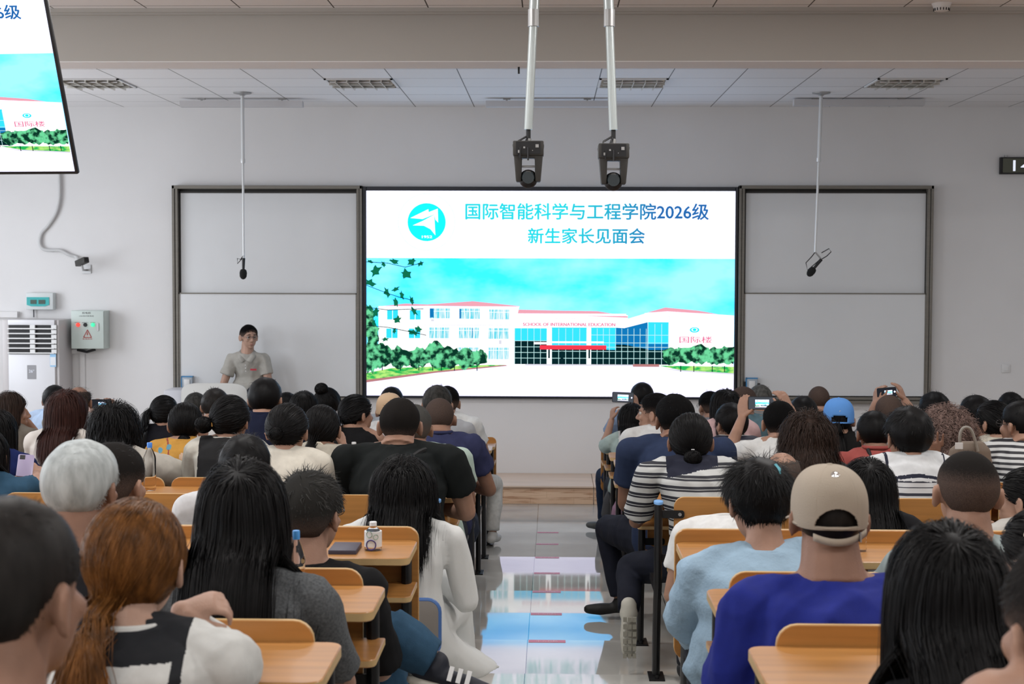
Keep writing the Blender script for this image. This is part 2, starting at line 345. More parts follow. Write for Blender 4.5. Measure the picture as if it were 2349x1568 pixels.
def draw_slide():
    rects([(SX0, SY0, SX1, SY1)], W_); rects([(SX0, 592, SX1, 850)], SKY)
    n = 60; LAY[0] += 1
    for a, b in ((65.5, 64.6),):
        v = [sp(978.5+r*math.cos(2*math.pi*i/n), 509+r*math.sin(2*math.pi*i/n)) for r in (a, b) for i in range(n)]
        SLIDE.add(v, [(i, (i+1) % n, (i+1) % n+n, i+n) for i in range(n)], LN)
    disc(978.7, 509.3, 43.7, 43.7, LG)
    Z = lambda L: [(840+x*.3188, 420+y*.3188) for x, y in L]
    poly(Z([(318, 250), (447, 186), (450, 208), (515, 182), (518, 283), (498, 262), (490, 224), (405, 258)]), W_)
    poly(Z([(335, 303), (405, 272), (490, 226), (498, 375), (462, 330), (415, 306)]), W_)
    stext('1952', 968, 991, 543, 6, W_)
    stext('国际智能科学与工程学院2026级', 1068, 1622, 484, 37, TT); stext('新生家长见面会', 1211, 1477, 540, 35, TT)
    # ground, buildings
    poly([(SX0, 838), (SX1, 838), (SX1, SY1), (SX0, SY1)], GR)
    poly([(868, 706), (980, 702), (1190, 706), (1190, 838), (868, 845)], WL)
    poly([(868, 704), (930, 697), (980, 699), (1085, 691), (1192, 702), (1192, 704), (980, 702)], RF); poly([(868, 703), (1192, 703), (1190, 709), (868, 709)], W_)
    poly([(1182, 722), (1440, 722), (1440, 838), (1182, 838)], WL)
    poly([(1190, 710), (1280, 712), (1370, 713), (1440, 725), (1440, 728), (1188, 719)], RF); rects([(1188, 719, 1436, 724)], W_)
    poly([(1483, 717), (1530, 712), (1682, 722), (1682, 838), (1420, 838), (1425, 735)], WL)
    poly([(1483, 716), (1525, 704), (1600, 711), (1645, 719), (1530, 714)], RF); poly([(1478, 717), (1530, 713), (1660, 721), (1660, 727), (1530, 719), (1478, 722)], W_)
    rects([(868, 746, 1180, 747.2), (1185, 730, 1436, 731), (1534, 720, 1535, 838), (1648, 730, 1682, 731)], SD)
    big = [(986, 708, 1033, 731), (1054, 708, 1101, 732), (1122, 710, 1168, 733), (985, 752, 1031, 777), (1053, 752, 1099, 777), (1121, 753, 1167, 778), (1121, 798, 1168, 825), (1052, 798, 1098, 812)]
    sm = [(888, 712, 913, 734), (940, 712, 965, 734), (886, 755, 912, 777), (938, 755, 964, 777)]
    rects(big, CU); rects(sm, GL)
    rects([(x0+(x1-x0)*t-.6, y0, x0+(x1-x0)*t+.6, y1) for x0, y0, x1, y1 in big for t in (.25, .5, .75)]+[(x0, y0+6, x1, y0+7) for x0, y0, x1, y1 in big]+[((x0+x1)/2-.6, y0, (x0+x1)/2+.6, y1) for x0, y0, x1, y1 in sm], W_)
    rects([(986, 708, 995, 729), (1054, 709, 1058, 731), (1083, 753, 1084.5, 776)], BG); rects([(989, 733, 996, 738), (1145, 781, 1151, 790)], SD)
    # glass fronts
    gl = [(1181, 753, 1255, 836), (1266, 751, 1346, 836), (1356, 751, 1413, 836)]
    rects(gl, GL); rects([(x0, 782 if i == 0 else 802, x1, y1) for i, (x0, y0, x1, y1) in enumerate(gl)], DK)
    poly([(1413, 751), (1432, 752), (1485, 738), (1485, 838), (1432, 836), (1413, 836)], BG); poly([(1413, 790), (1432, 790), (1485, 800), (1485, 838), (1413, 836)], DK)
    rects([(1486, 738, 1533, 836)], GL); rects([(1486, 788, 1533, 802)], BG); rects([(1486, 802, 1533, 836)], DK)
    gx = [x for a, b, s in ((1181, 1255, 14.8), (1266, 1346, 16), (1356, 1485, 14), (1486, 1533, 15.6)) for x in np.arange(a, b+1, s)]
    rects([(x-.6, 742 if x > 1484 else 753, x+.6, 836) for x in gx]+[(1181, y-.6, 1255, y+.6) for y in (782, 796, 809, 822)]+[(1266, y-.6, 1533, y+.6) for y in (806, 822)]+[(1356, y-.6, 1533, y+.6) for y in (768, 786, 796)], LN)
    rects([(1255, 730, 1266, 838), (1346, 730, 1356, 838), (1225, 785, 1255, 790), (1262, 783, 1385, 787)], WL)
    rects([(1239, 792, 1391, 802)], RD); stext('热烈欢迎新同学', 1262, 1380, 797, 5, W_) if False else None
    rects([(1286, 806, 1293, 836), (1258, 802, 1262, 822), (1350, 802, 1354, 822)], DK)
    stext('SCHOOL OF INTERNATIONAL EDUCATION', 1200, 1411, 744, 7.5, PT, .01)
    disc(1592, 755.5, 11, 6.2, GL); disc(1592, 755, 7, 4, W_); disc(1592, 755, 4.5, 3.2, LG)
    stext('国际楼', 1558, 1632, 778, 15, PT)
    rects([(1205, 836, 1480, 839)], SD); rects([(1452, 835, 1512, 841)], BN)
    # kerbs, lawn, bushes
    poly([(SX0, 858), (900, 846), (1120, 838), (1160, 838), (1000, 853), (SX0, 874)], GS); poly([(SX0, 874), (1000, 853), (1160, 838), (1165, 840), (1000, 857), (SX0, 880)], BN)
    poly([(1510, 838), (1682, 840), (1682, 856), (1560, 848)], GS); poly([(1510, 843), (1560, 848), (1682, 855), (1682, 858), (1560, 851)], SD)
    blobs([(852, 820, 26, 36), (875, 818, 26, 26), (915, 822, 30, 24), (960, 822, 28, 22), (1000, 815, 30, 28), (1030, 822, 30, 24), (1070, 824, 26, 22), (1100, 822, 22, 18), (846, 745, 14, 40), (856, 770, 14, 30)], LV)
    blobs([(1540, 816, 22, 20), (1570, 814, 24, 20), (1605, 812, 26, 22), (1640, 816, 24, 20), (1668, 814, 24, 22)], LV, .15)
    rects([(x, 838, x+2, 852) for x in (850, 876, 918, 960, 992, 1012, 1042, 1094, 1560, 1590, 1632, 1660)], DK)
    # branch with leaves hanging in from the left
    Lf = [(905, 600, 14), (945, 600, 14), (932, 628, 16), (862, 622, 18), (850, 650, 15), (888, 672, 16), (908, 664, 13), (922, 678, 12), (945, 690, 13), (908, 694, 14), (848, 708, 14), (862, 718, 15), (858, 742, 13), (912, 734, 12), (950, 715, 14), (948, 764, 16), (960, 757, 12), (880, 606, 10), (965, 605, 9), (884, 780, 11), (850, 600, 10), (905, 760, 9)]
    LAY[0] += 1
    for x, y, r in Lf:
        a0 = random.uniform(0, 6.3); n = 15; el = random.uniform(.4, .8)
        pts = []
        for i in range(n):
            a = 2*math.pi*i/n; rr = r*(random.uniform(.8, 1.1) if i % 3 == 0 else random.uniform(.45, .75)); px, py = rr*math.cos(a)*el, rr*math.sin(a)
            pts.append(sp(max(x+px*math.cos(a0)-py*math.sin(a0), SX0), max(592, y+px*math.sin(a0)+py*math.cos(a0))))
        SLIDE.add(pts, [tuple(range(n))], LF)
    for L in ([(841, 601), (890, 604), (930, 613), (972, 602)], [(841, 655), (880, 670), (915, 682), (950, 690)], [(841, 706), (890, 712), (940, 710), (972, 709)], [(841, 748), (890, 752), (930, 760), (978, 770)]):
        LAY[0] += 1
        for (a, b), (c, d) in zip(L, L[1:]): SLIDE.add([sp(a, b-.8), sp(c, d-.8), sp(c, d+.8), sp(a, b+.8)], [(0, 1, 2, 3)], DK)
draw_slide()
slide_me = SLIDE.mesh('display', SM)
def display(parent, loc, sx, rot=None, sy=None):
    o = bpy.data.objects.new('display', slide_me); COL.objects.link(o); o.parent = parent; o.location = loc
    o.scale = (sx, sx, sy or sx)
    if rot is not None: o.rotation_euler = rot
    return o
# big screen
c = (sc_a+sc_b)/2; f0 = at(831.5, 427.5, Y=-.08); f1 = at(1695, 427.5, Y=-.08); f2 = at(1695, 916.5, Y=-.08)
led = empty('led_screen', (c[0], 0, c[2]), 'large black-framed lit wall screen showing a school building slide', 'screen')
fr = MB(); X0, X1, Z0, Z1 = f0[0]-c[0], f1[0]-c[0]-.004, f2[2]-c[2], f0[2]-c[2]; hx, hz = SWm/2, SHm/2
M_bez = mat('screen_bezel', (.02, .023, .032), .3)
for a, b in (((X0, Z0), (-hx, Z1)), ((hx, Z0), (X1, Z1)), ((-hx, Z0), (hx, -hz)), ((-hx, hz), (hx, Z1))): fr.bb((a[0], -.08, a[1]), (b[0], -.002, b[1]))
fr.build('bezel', M_bez, parent=led, bevel=.004, segs=1); MB().bb((-hx, -.058, -hz), (hx, -.002, hz)).build('back_panel', M_black, parent=led)
display(led, (0, -.0605, 0), 1.)
# whiteboards each side
def whiteboard(x0, x1, lab, flip):
    a = at(x0, 425.2, Y=-.1); b = at(x1, 425.2, Y=-.1); bot = at((x0+x1)/2, 917, Y=-.1)[2]; t = (a[2]+b[2])/2
    cx = (a[0]+b[0])/2; w = (b[0]-a[0])/2; h = t-bot; r = empty('sliding_whiteboard', (cx, 0, bot), lab, 'whiteboard', 'sliding whiteboards beside the screen')
    m = MB(); sl = .052; sr = .052
    for sgn in (-1, 1):
        m.bb((sgn*w, -.10, 0), (sgn*(w-.026), -.002, h)); m.bb((sgn*(w-.030), -.092, 0), (sgn*(w-.058), -.002, h-.03))
    m.bb((-w, -.10, h-.034), (w, -.002, h)); m.bb((-w, -.10, 0), (w, -.002, .03)); m.bb((-w+.02, -.115, -.035), (w-.02, -.002, -.005))
    m.build('frame', M_alu, parent=r, bevel=.003, segs=1)
    mid = at(x0+30, 671, Y=-.08)[2]-bot
    up = MB(); up.bb((-w+.075, -.035, mid-.03), (w-.065, -.03, h-.075)); up.build('upper_board', M_board, parent=r)
    u2 = MB()
    for q in ((-w+.06, -w+.075), (w-.065, w-.05)): u2.bb((q[0], -.045, mid-.03), (q[1], -.02, h-.062))
    u2.bb((-w+.06, -.045, h-.075), (w-.05, -.02, h-.058)); u2.build('upper_board_frame', mat('dark_track', (.035, .033, .03), .6), parent=r)
    MB().bb((-w+.058, -.012, .03), (w-.058, -.004, h-.034)).build('back_panel', mat('dark_track', (.03, .03, .03), .7), parent=r)
    MB().bb((-w+.072, -.078, .04), (w-.068, -.07, mid-.012)).build('lower_board', M_board, parent=r)
    l2 = MB()
    for q in ((-w+.06, -w+.072), (w-.068, w-.056)): l2.bb((q[0], -.085, .03), (q[1], -.055, mid))
    l2.bb((-w+.06, -.085, mid-.012), (w-.056, -.055, mid)); l2.build('lower_board_frame', M_alu, parent=r)
    return r
whiteboard(393.5, 830.2, 'two-pane sliding whiteboard behind the speaker, left of the lit screen', 0)
whiteboard(1696.5, 2143, 'two-pane sliding whiteboard with nobody standing at it, right of the lit screen', 1)
# small marker boxes stuck on the boards
for x, y, lab in ((429, 876, 'small blue-edged box stuck low on the board behind the speaker'), (1725, 880, 'small blue-topped box with black clips stuck low on the empty board')):
    q = at(x, y, Y=-.13); r = empty('eraser_box', (q[0], -.088, q[2]), lab, 'box')
    MB().bb((-.055, -.045, -.07), (.055, .002, .06)).build('body', mat('box_grey', (.42, .47, .52), .4), parent=r, bevel=.008)
    MB().bb((-.058, -.048, .05), (.058, .002, .062)).bb((-.06, -.048, -.07), (-.052, .002, .062)).build('rim', mat('box_blue', (.06, .25, .5), .4), parent=r)
    MB().bb((-.03, -.055, -.06), (.03, -.044, .03)).build('pocket', M_white, parent=r, bevel=.004)
    if x > 1000: MB().bb((-.08, -.03, -.07), (-.062, 0, .02)).build('clip', M_black, parent=r); MB().bb((.062, -.03, -.04), (.085, 0, .005)).build('clip', M_black, parent=r)
# ---------------------------------------------------------------- ceiling fittings
def grille_light(cx, cy, lab):
    r = empty('grille_light', (cx, cy, ZC), lab, 'ceiling light', 'unlit grille ceiling lights near the front')
    f = MB(); w, d = .3, .3
    for sx_ in (-1, 1): f.bb((sx_*w, -d, -.012), (sx_*(w-.02), d, .0)); f.bb((-w, sx_*d, -.012), (w, sx_*(d-.02), .0))
    f.build('frame', M_white, parent=r)
    MB().bb((-w+.02, -d+.02, .0), (w-.02, d-.02, -.002)).build('reflector', mat('mirror_reflector', (.75, .73, .7), .12, metal=1., noise=(9, .35, 2)), parent=r)
    g = MB()
    for i in range(1, 6): g.bb((-w+i*.1-.004, -d+.02, -.035), (-w+i*.1+.004, d-.02, -.004))
    for i in range(1, 3): g.bb((-w+.02, -d+i*.2-.004, -.035), (w-.02, -d+i*.2+.004, -.004))
    g.build('louvre', mat('louvre_metal', (.7, .68, .62), .25, metal=.8), parent=r)
    tb_ = MB()
    for i in (-.2, 0, .2): tb_.tube([(-w+.04, i, -.018), (w-.04, i, -.018)], .008, 6)
    tb_.build('tube', M_white, parent=r)
for n, (x, y) in enumerate(((215, 188), (832, 190), (1450, 190), (2084, 186))):
    q = at(x, y, Z=ZC); cx = -3.754+.6*(math.floor((q[0]+3.754)/.6)+.5); cy = -2.87+.6*(math.floor((q[1]+2.87)/.6)+.5)
    grille_light(cx, cy, ('unlit grille light in the ceiling beside the tilted monitor', 'unlit grille light in the ceiling above the standing speaker side', 'unlit grille light in the ceiling right of the right hanging camera pole', 'unlit grille light in the ceiling above the right hanging microphone')[n])
def board_lamp(x0, x1, y, lab, Yl=-.75):
    a = at(x0, y, Y=Yl); b = at(x1, y, Y=Yl); w = (b[0]-a[0])/2; r = empty('board_lamp', ((a[0]+b[0])/2, Yl, a[2]), lab, 'lamp', 'hanging board lamps under the front ceiling')
    MB().prism([(-.05, -.028), (.05, -.028), (.05, .01), (.02, .03), (-.05, .03)], 0, -w, w).build('housing', mat('lamp_housing', (.6, .59, .6), .5), parent=r)
    for t in (-.66*w, .66*w):
        MB().bb((t-.035, -.02, ZC-a[2]-.012), (t+.035, .02, ZC-a[2])).bb((t-.008, -.008, .028), (t+.008, .008, ZC-a[2])).build('hanger', M_chrome, parent=r)
board_lamp(415, 695, 239, 'long white board lamp hanging above the left whiteboard'); board_lamp(1115, 1395, 239, 'long white board lamp hanging behind the camera poles')
board_lamp(1820, 2119, 236, 'long white board lamp hanging above the right whiteboard')
det = at(2160, 8, Z=ZC); sd = empty('smoke_detector', (det[0], det[1], ZC), 'round white smoke detector with dark slots in the ceiling', 'detector')
MB().lathe((0, 0, -.05), [(.03, 0), (.045, .004), (.048, .02), (.055, .035), (.062, .05)]).build('body', M_white, parent=sd, smooth=True)
s_ = MB()
for i in range(16): a = i*math.pi/8; s_.box((.0475*math.cos(a), .0475*math.sin(a), -.038), (.006, .005, .016), R=Matrix.Rotation(a, 3, 'Z'))
s_.build('slots', M_black, parent=sd)
# hanging microphones
def hang_mic(xt, yt, xb, yb, head, lab, Ym=-2.0, tilt=0):
    a = at(xt, yt, Z=ZC); Ym = a[1]; b = at(xb, yb, Y=Ym); h = at(head[0], head[1], Y=Ym); r = empty('hanging_microphone', (a[0], a[1], ZC), lab, 'microphone', 'hanging microphones over the stage')
    L = Vector((b[0]-a[0], 0, b[2]-ZC)); mid = L*.42
    MB().lathe((0, 0, -.03), [(.02, 0), (.03, .008), (.085, .02), (.085, .03)]).build('mounting_plate', M_chrome, parent=r, smooth=True)
    MB().tube([(0, 0, 0), mid], .017, 10).tube([mid, L], .011, 10).lathe(mid+Vector((0, 0, -.02)), [(.02, 0), (.022, .01), (.022, .04)], 10).build('pole', mat('pole_white', (.7, .72, .73), .3, metal=.2), parent=r, smooth=True)
    hp = Vector((h[0]-a[0], 0, h[2]-ZC)); dirv = (hp-L).normalized() if not tilt else Vector((-.62, 0, -.78)); st = hp-dirv*.15
    MB().tube([L, L+(st-L)*.5+Vector((.0, 0, 0)), st], .009, 8).build('bracket', M_chrome, parent=r)
    MB().tube([st, hp-dirv*.03], [.016, .012], 10).build('body', M_black, parent=r, smooth=True)
    o = MB(); o.tube([hp-dirv*.045, hp-dirv*.035, hp-dirv*.01, hp+dirv*.025, hp+dirv*.045, hp+dirv*.052], [.018, .03, .036, .033, .02, .004], 14); o.build('foam_windscreen', mat('black_foam', (.012, .012, .012), .95), parent=r, smooth=True)
    k = [L, L+Vector((-.03, 0, -.04)), L+Vector((-.085, 0, -.1)) if tilt else L+Vector((-.06, 0, -.03)), L+Vector((-.07, 0, -.17)) if tilt else L+Vector((-.06, 0, -.08)), st-Vector((.01, 0, .0))]
    MB().tube(k, .0045, 6).build('cable', M_black, parent=r, smooth=True)
    if tilt: MB().tube([st, st+Vector((.05, 0, .03)), st+Vector((.09, 0, .07)), st+Vector((.07, 0, .1)), st+Vector((.0, 0, .06))], .0045, 6).build('cable', M_black, parent=r, smooth=True)
hang_mic(556, 212, 559, 585, (558, 628), 'white pole microphone hanging straight down in front of the left whiteboard')
hang_mic(1884, 212, 1870, 578, (1861, 623), 'white pole microphone hanging at a tilt in front of the right whiteboard', tilt=1)
# pan-tilt cameras hanging on poles
def ptz(xt, xb, ybot, cy, lab, Yp=-7.7):
    top = at(xt, 0, Y=Yp); d = (at(xb, ybot, Y=Yp)-top); a = top-d*((ZC-top[2])/-d[2])*1.0 if d[2] else top
    a = top + d*((ZC-top[2])/d[2]); b = at(xb, ybot, Y=Yp); h = at(xb, cy, Y=Yp)
    r = empty('hanging_camera', a, lab, 'camera', 'hanging video cameras before the screen'); L = Vector(b-a); mp = Vector(at(xt-(xt-xb)*.15, 45, Y=Yp)-a)
    MB().tube([(0, 0, 0), mp], .026, 14).tube([mp, L], .0215, 14).build('pole', mat('pole_grey', (.5, .55, .55), .28, metal=.35), parent=r, smooth=True)
    MB().tube([mp+Vector((0, 0, .05)), mp-Vector((0, 0, .035))], .029, 14).build('collar', M_chrome, parent=r); MB().lathe((0, 0, -.01), [(.07, 0), (.07, .01)]).build('ceiling_plate', M_chrome, parent=r)
    hc = Vector(h-a); w = .078
    MB().bb(hc+Vector((-w, -.06, .03)), hc+Vector((w, .06, .105))).prism([(-w-.003+hc.x, .09+hc.z), (-w+.004+hc.x, .035+hc.z), (-w*.8+hc.x, -.10+hc.z), (-w*.45+hc.x, -.10+hc.z), (-w*.42+hc.x, .02+hc.z), (w*.42+hc.x, .02+hc.z), (w*.45+hc.x, -.10+hc.z), (w*.8+hc.x, -.10+hc.z), (w-.004+hc.x, .035+hc.z), (w+.003+hc.x, .09+hc.z)], 1, hc.y-.05, hc.y+.05).build('housing', M_dgrey, parent=r, bevel=.006)
    MB().bb(hc+Vector((-.062, -.064, .038)), hc+Vector((.062, -.058, .1))).build('connector_panel', M_black, parent=r)
    p = MB(); 
    for dx, dz, s in ((-.045, .05, .014), (-.02, .07, .009), (.0, .05, .008), (.022, .055, .004), (.045, .078, .016)): p.bb(hc+Vector((dx-s/2, -.067, dz-s/2)), hc+Vector((dx+s/2, -.062, dz+s/2)))
    p.build('sockets', M_chrome, parent=r)
    ball = MB(); prof = [(.048*math.sin(math.pi*i/10)+.0001, -.048*math.cos(math.pi*i/10)) for i in range(11)]; ball.lathe(hc+Vector((0, 0, -.085)), prof, 20); ball.build('lens_ball', M_black, parent=r, smooth=True)
    MB().tube([hc+Vector((0, -.03, -.08)), hc+Vector((0, -.058, -.082))], [.036, .03], 18).build('lens', mat('dark_glass', (.02, .03, .035), .08, coat=.5), parent=r, smooth=True)
    MB().tube([hc+Vector((-.05, .02, -.08)), hc+Vector((-.046, .02, -.02)), hc+Vector((.046, .02, -.02)), hc+Vector((.05, .02, -.08))], .006, 6).build('yoke', M_chrome, parent=r)
    MB().tube([L, L-Vector((0, 0, .06))], .012, 8).build('joint', M_black, parent=r)
    MB().tube([L-Vector((-.003, 0, .045)), hc+Vector((0, 0, .105))], .013, 8).build('stem', M_chrome, parent=r)
    for k in ([(0, 0, -.03), (-.05, -.02, -.06), (-.06, -.05, -.11), (-.04, -.07, -.15)], [(0, 0, -.03), (-.02, -.03, -.08), (.0, -.06, -.12), (.0, -.07, -.16)]):
        MB().tube([L+Vector(q) for q in k]+[hc+Vector((k[-1][0], -.07, .07))], .005, 6).build('cable', M_black, parent=r, smooth=True)
ptz(1226, 1212, 297, 372, 'dark pan-tilt camera hanging on the left of two ceiling poles before the screen')
ptz(1396, 1407, 298, 378, 'dark pan-tilt camera hanging on the right of two ceiling poles before the screen')
# tilted monitor hanging at upper left: plane facing the audience, top leaning to them
mon_w, mon_h = 1.38, .69
br_ = at(172, 392, Y=-9.6)
mon = empty('hanging_monitor', (0, 0, 0), 'tilted ceiling monitor at upper left repeating the school building slide', 'monitor')
R_ = Matrix.Rotation(math.radians(-6), 4, 'Z') @ Matrix.Rotation(math.radians(23), 4, 'X')
mon.matrix_world = Matrix.Translation(Vector(br_)) @ R_ @ Matrix.Translation(Vector((-mon_w/2, 0, mon_h/2)))
MB().bb((-mon_w/2-.012, .0, -mon_h/2-.014), (mon_w/2+.010, .022, mon_h/2+.012)).build('case', M_black, parent=mon, bevel=.005)
display(mon, (0, -.002, 0), mon_w/SWm, sy=mon_h/SHm)
MB().tube([(-.1, .06, .1), (-.1, .06, 1.4)], .03, 12).bb((-.3, .05, -.2), (.3, .075, .2)).build('mount', M_chrome, parent=mon)
MB().bb((mon_w/2-.045, -.004, mon_h/2+.0), (mon_w/2+.02, .03, mon_h/2+.035)).build('tape', mat('red_tape', (.45, .05, .03), .5), parent=mon, label='red tape at the corner')
# ---------------------------------------------------------------- things on the front wall
def box_at(x0, y0, x1, y1, Yf): a = at(x0, y0, Y=Yf); b = at(x1, y1, Y=Yf); return a, b
def wall_text(parent, t, cx, cz, w, h, y, m, name='lettering'):
    b = MB(); put_text(b, t, (cx, y, cz), w, h, 0); return b.build(name, m, parent=parent)
M_ink = mat('dark_print', (.06, .06, .07), .6); M_cabg = mat('cabinet_green_grey', (.6, .68, .64), .4)
# distribution box with teal cover
a, b = box_at(59, 671, 122, 710, -.1); w, h = b[0]-a[0], a[2]-b[2]; r = empty('breaker_box', (a[0]+w/2, 0, b[2]+h/2), 'small white breaker box with a teal window above the air conditioner', 'box')
MB().bb((-w/2, -.1, -h/2), (w/2, -.002, h/2)).build('case', mat('case_white', (.66, .7, .7), .4), parent=r, bevel=.008)
MB().prism([(-w*.46, -h*.22), (-w*.3, -h*.3), (w*.2, -h*.3), (w*.36, -h*.22), (w*.36, h*.24), (-w*.46, h*.24)], 1, -.108, -.099).build('cover', mat('teal_cover', (.06, .45, .45), .15), parent=r)
MB().bb((-w*.32, -.112, -h*.16), (-w*.1, -.107, h*.08)).bb((-w*.02, -.112, -h*.16), (w*.22, -.107, h*.08)).build('switches', mat('switch_dark', (.04, .08, .06), .4), parent=r)
MB().tube([(-w*.3, -.03, -h/2), (-w*.3, -.03, -h/2-.08)], .006).build('cable', M_ink, parent=r)
# control cabinet
a, b = box_at(162, 712, 239, 800, -.2); w, h = b[0]-a[0], a[2]-b[2]; r = empty('control_cabinet', (a[0]+w/2, 0, b[2]+h/2), 'grey-green electrical control cabinet with red and green lamps on the wall', 'cabinet')
MB().bb((-w/2, -.19, -h/2), (w/2, -.002, h/2)).build('body', M_cabg, parent=r, bevel=.006)
MB().bb((-w/2+.004, -.203, -h/2+.004), (w/2-.004, -.19, h/2-.004)).build('door', M_cabg, parent=r, bevel=.004)
for t, dx, dz, ww, hh in (('控电柜', -.02, .44, .26, .05), ('LED显示屏系统', -.02, .36, .44, .035), ('电源指示', -.3, .19, .16, .022), ('启动 停止', -.06, .19, .2, .022), ('运行指示', .17, .19, .16, .022), ('有电危险', 0, -.24, .3, .035)):
    wall_text(r, t, dx*w, dz*h, ww*w, hh*h, -.2045, mat('red_print', (.5, .05, .04), .6) if t == '有电危险' else M_ink)
for dx, m in ((-.28, mat('red_lamp', (.8, .04, .03), .3, emit=(1, .05, .03), est=1.2)), (.17, mat('green_lamp', (.03, .6, .25), .3, emit=(.05, 1, .4), est=.9)), (-.06, M_black)):
    MB().tube([(dx*w, -.2, .13*h), (dx*w, -.222, .13*h)], [.022, .016], 14).build('indicator_lamp' if dx != -.06 else 'selector_knob', m, parent=r, smooth=True)
MB().prism(rrect(.28*w, -.03*h, .35*w, .18*h, .01), 1, -.212, -.203).build('handle', M_chrome, parent=r)
tri = MB(); T = [(-.115*w, -.2*h), (.125*w, -.2*h), (.005*w, -.0*h)]
for i in range(3): p, q = T[i], T[(i+1) % 3]; tri.tube([(p[0], -.206, p[1]), (q[0], -.206, q[1])], .0035, 5)
tri.add([(0, -.206, -.05*h), (.02*w, -.206, -.05*h), (.005*w, -.206, -.1*h), (.03*w, -.206, -.1*h), (-.015*w, -.206, -.18*h), (0, -.206, -.125*h), (-.02*w, -.206, -.125*h)], [(0, 1, 2, 3, 4, 5, 6)]); tri.build('warning_triangle', mat('red_print', (.5, .05, .04), .6), parent=r)
MB().tube([(-.4*w, -.1, -h/2-.015), (-.1*w, -.12, -h/2-.035), (.15*w, -.1, -h/2-.01)], .014).build('cable', M_black, parent=r, smooth=True)
# cable trunking
a = at(150, 806, Y=-.03); b = at(205, 806, Y=-.03); dn = at(190, 960, Y=-.03)
MB().bb((a[0], -.035, a[2]-.02), (b[0]-.02, -.002, a[2]+.02)).bb((b[0]-.1, -.03, 0.2), (b[0]-.05, -.002, a[2])).build('cable_trunking', M_wall, label='white cable trunking running down beside the air conditioner', category='trunking')
q = at(18, 721, Y=-.05); MB().bb((q[0]-.16, -.06, q[2]-.03), (q[0]+.1, -.002, q[2]+.03)).build('junction_box', M_wall, label='pale junction box on the wall above the air conditioner', category='box')
# air conditioner
a, b = box_at(18, 733, 130, 1000, -.45); w = b[0]-a[0]; zt = a[2]; r = empty('air_conditioner', (a[0]+w/2, -.28, SH), 'tall white floor-standing air conditioner against the wall at far left', 'air conditioner'); h = zt-SH
MB().bb((-w/2-.07, -.15, 0), (-w/2, .26, h)).bb((-w/2, -.15, 0), (w/2, .26, h)).bb((w/2, -.15, 0), (w/2+.03, .26, h)).build('cabinet', mat('ac_side', (.6, .57, .57), .4), parent=r, bevel=.012)
g0, g1 = (at(20, 745, Y=-.45)[2]-SH), (at(20, 812, Y=-.45)[2]-SH)
MB().bb((-w/2, -.17, .03), (w/2-.01, -.15, g1)).bb((-w/2, -.175, g0), (w/2-.01, -.15, h)).build('front_panel', mat('ac_white', (.76, .76, .79), .3), parent=r, bevel=.004)
MB().bb((-w/2+.005, -.155, g1), (w/2-.015, -.149, g0)).build('vent_back', M_black, parent=r)
for i in range(6): zz = g1+(g0-g1)*(i+.15)/6; MB().bb((-w/2, -.19, zz), (w/2-.01, -.16, zz+.012)).build('slat', M_white, parent=r)
for dx in (-.03, .42): 
    for i in range(6): zz = g1+(g0-g1)*(i+.2)/6; MB().bb((dx*w, -.185, zz), (dx*w+.05, -.158, zz+.04)).build('vane', M_white, parent=r)
dsp = at(78, 852, Y=-.46); dz = dsp[2]-SH; MB().bb((-.05, -.173, dz-.075), (.04, -.168, dz+.065)).build('control_display', mat('display_grey', (.33, .33, .35), .3), parent=r)
wall_text(r, '26°', -.005, dz+.005, .055, .03, -.1745, emat('lit_digit', (235, 240, 255), 1.), 'digits')
lb = at(121, 825, Y=-.46); lx = lb[0]-(a[0]+w/2); lz = lb[2]-SH; MB().bb((lx-.03, -.172, lz-.07), (lx+.03, -.169, lz+.06)).build('energy_label', mat('label_blue', (.35, .6, .85), .5), parent=r)
MB().bb((lx-.027, -.174, lz-.055), (lx+.027, -.171, lz+.028)).build('label_print', mat('label_white', (.8, .82, .85), .5), parent=r)
# surveillance camera and its conduit
q = at(188, 600, Y=-.25); r = empty('surveillance_camera', (at(198, 617, Y=-.02)[0], 0, at(198, 617, Y=-.02)[2]), 'small dark surveillance camera on a bracket below the curved conduit', 'camera'); o = Vector(q)-Vector(r.location)
MB().bb((-.045, -.012, -.045), (.045, -.002, .045)).tube([(0, -.01, -.01), (0, -.12, -.01), o+Vector((0, 0, -.03))], .01).build('bracket', M_chrome, parent=r)
Rm = Matrix.Rotation(math.radians(50), 3, 'Z') @ Matrix.Rotation(math.radians(-14), 3, 'X')
MB().box(o, (.062, .17, .06), R=Rm).build('body', M_dgrey, parent=r, bevel=.006); MB().tube([o+Rm @ Vector((0, -.07, 0)), o+Rm @ Vector((0, -.09, 0))], .022, 14).build('lens', M_black, parent=r)
pth = [(134, 405), (137, 440), (130, 484), (112, 515), (95, 535), (91, 556), (98, 570), (115, 574), (138, 574), (158, 584), (176, 590)]
cp = [at(x, y, Y=-.03) for x, y in pth]; cp[0] = cp[0]+np.array([0, 0, .25]); cp.append(np.array(Vector(q)+Rm @ Vector((0, .07, 0))))
def smooth_path(P, n=5):
    P = [Vector(p) for p in P]; out = []
    for i in range(len(P)-1):
        p0, p1, p2, p3 = P[max(i-1, 0)], P[i], P[i+1], P[min(i+2, len(P)-1)]
        for k in range(n):
            t = k/n; out.append(.5*((2*p1)+(-p0+p2)*t+(2*p0-5*p1+4*p2-p3)*t*t+(-p0+3*p1-3*p2+p3)*t**3))
    return out+[P[-1]]
MB().tube(smooth_path(cp), .016, 10).build('conduit', mat('conduit_white', (.6, .6, .6), .45), smooth=True, label='curved white cable conduit running from the hanging monitor to the surveillance camera', category='conduit')
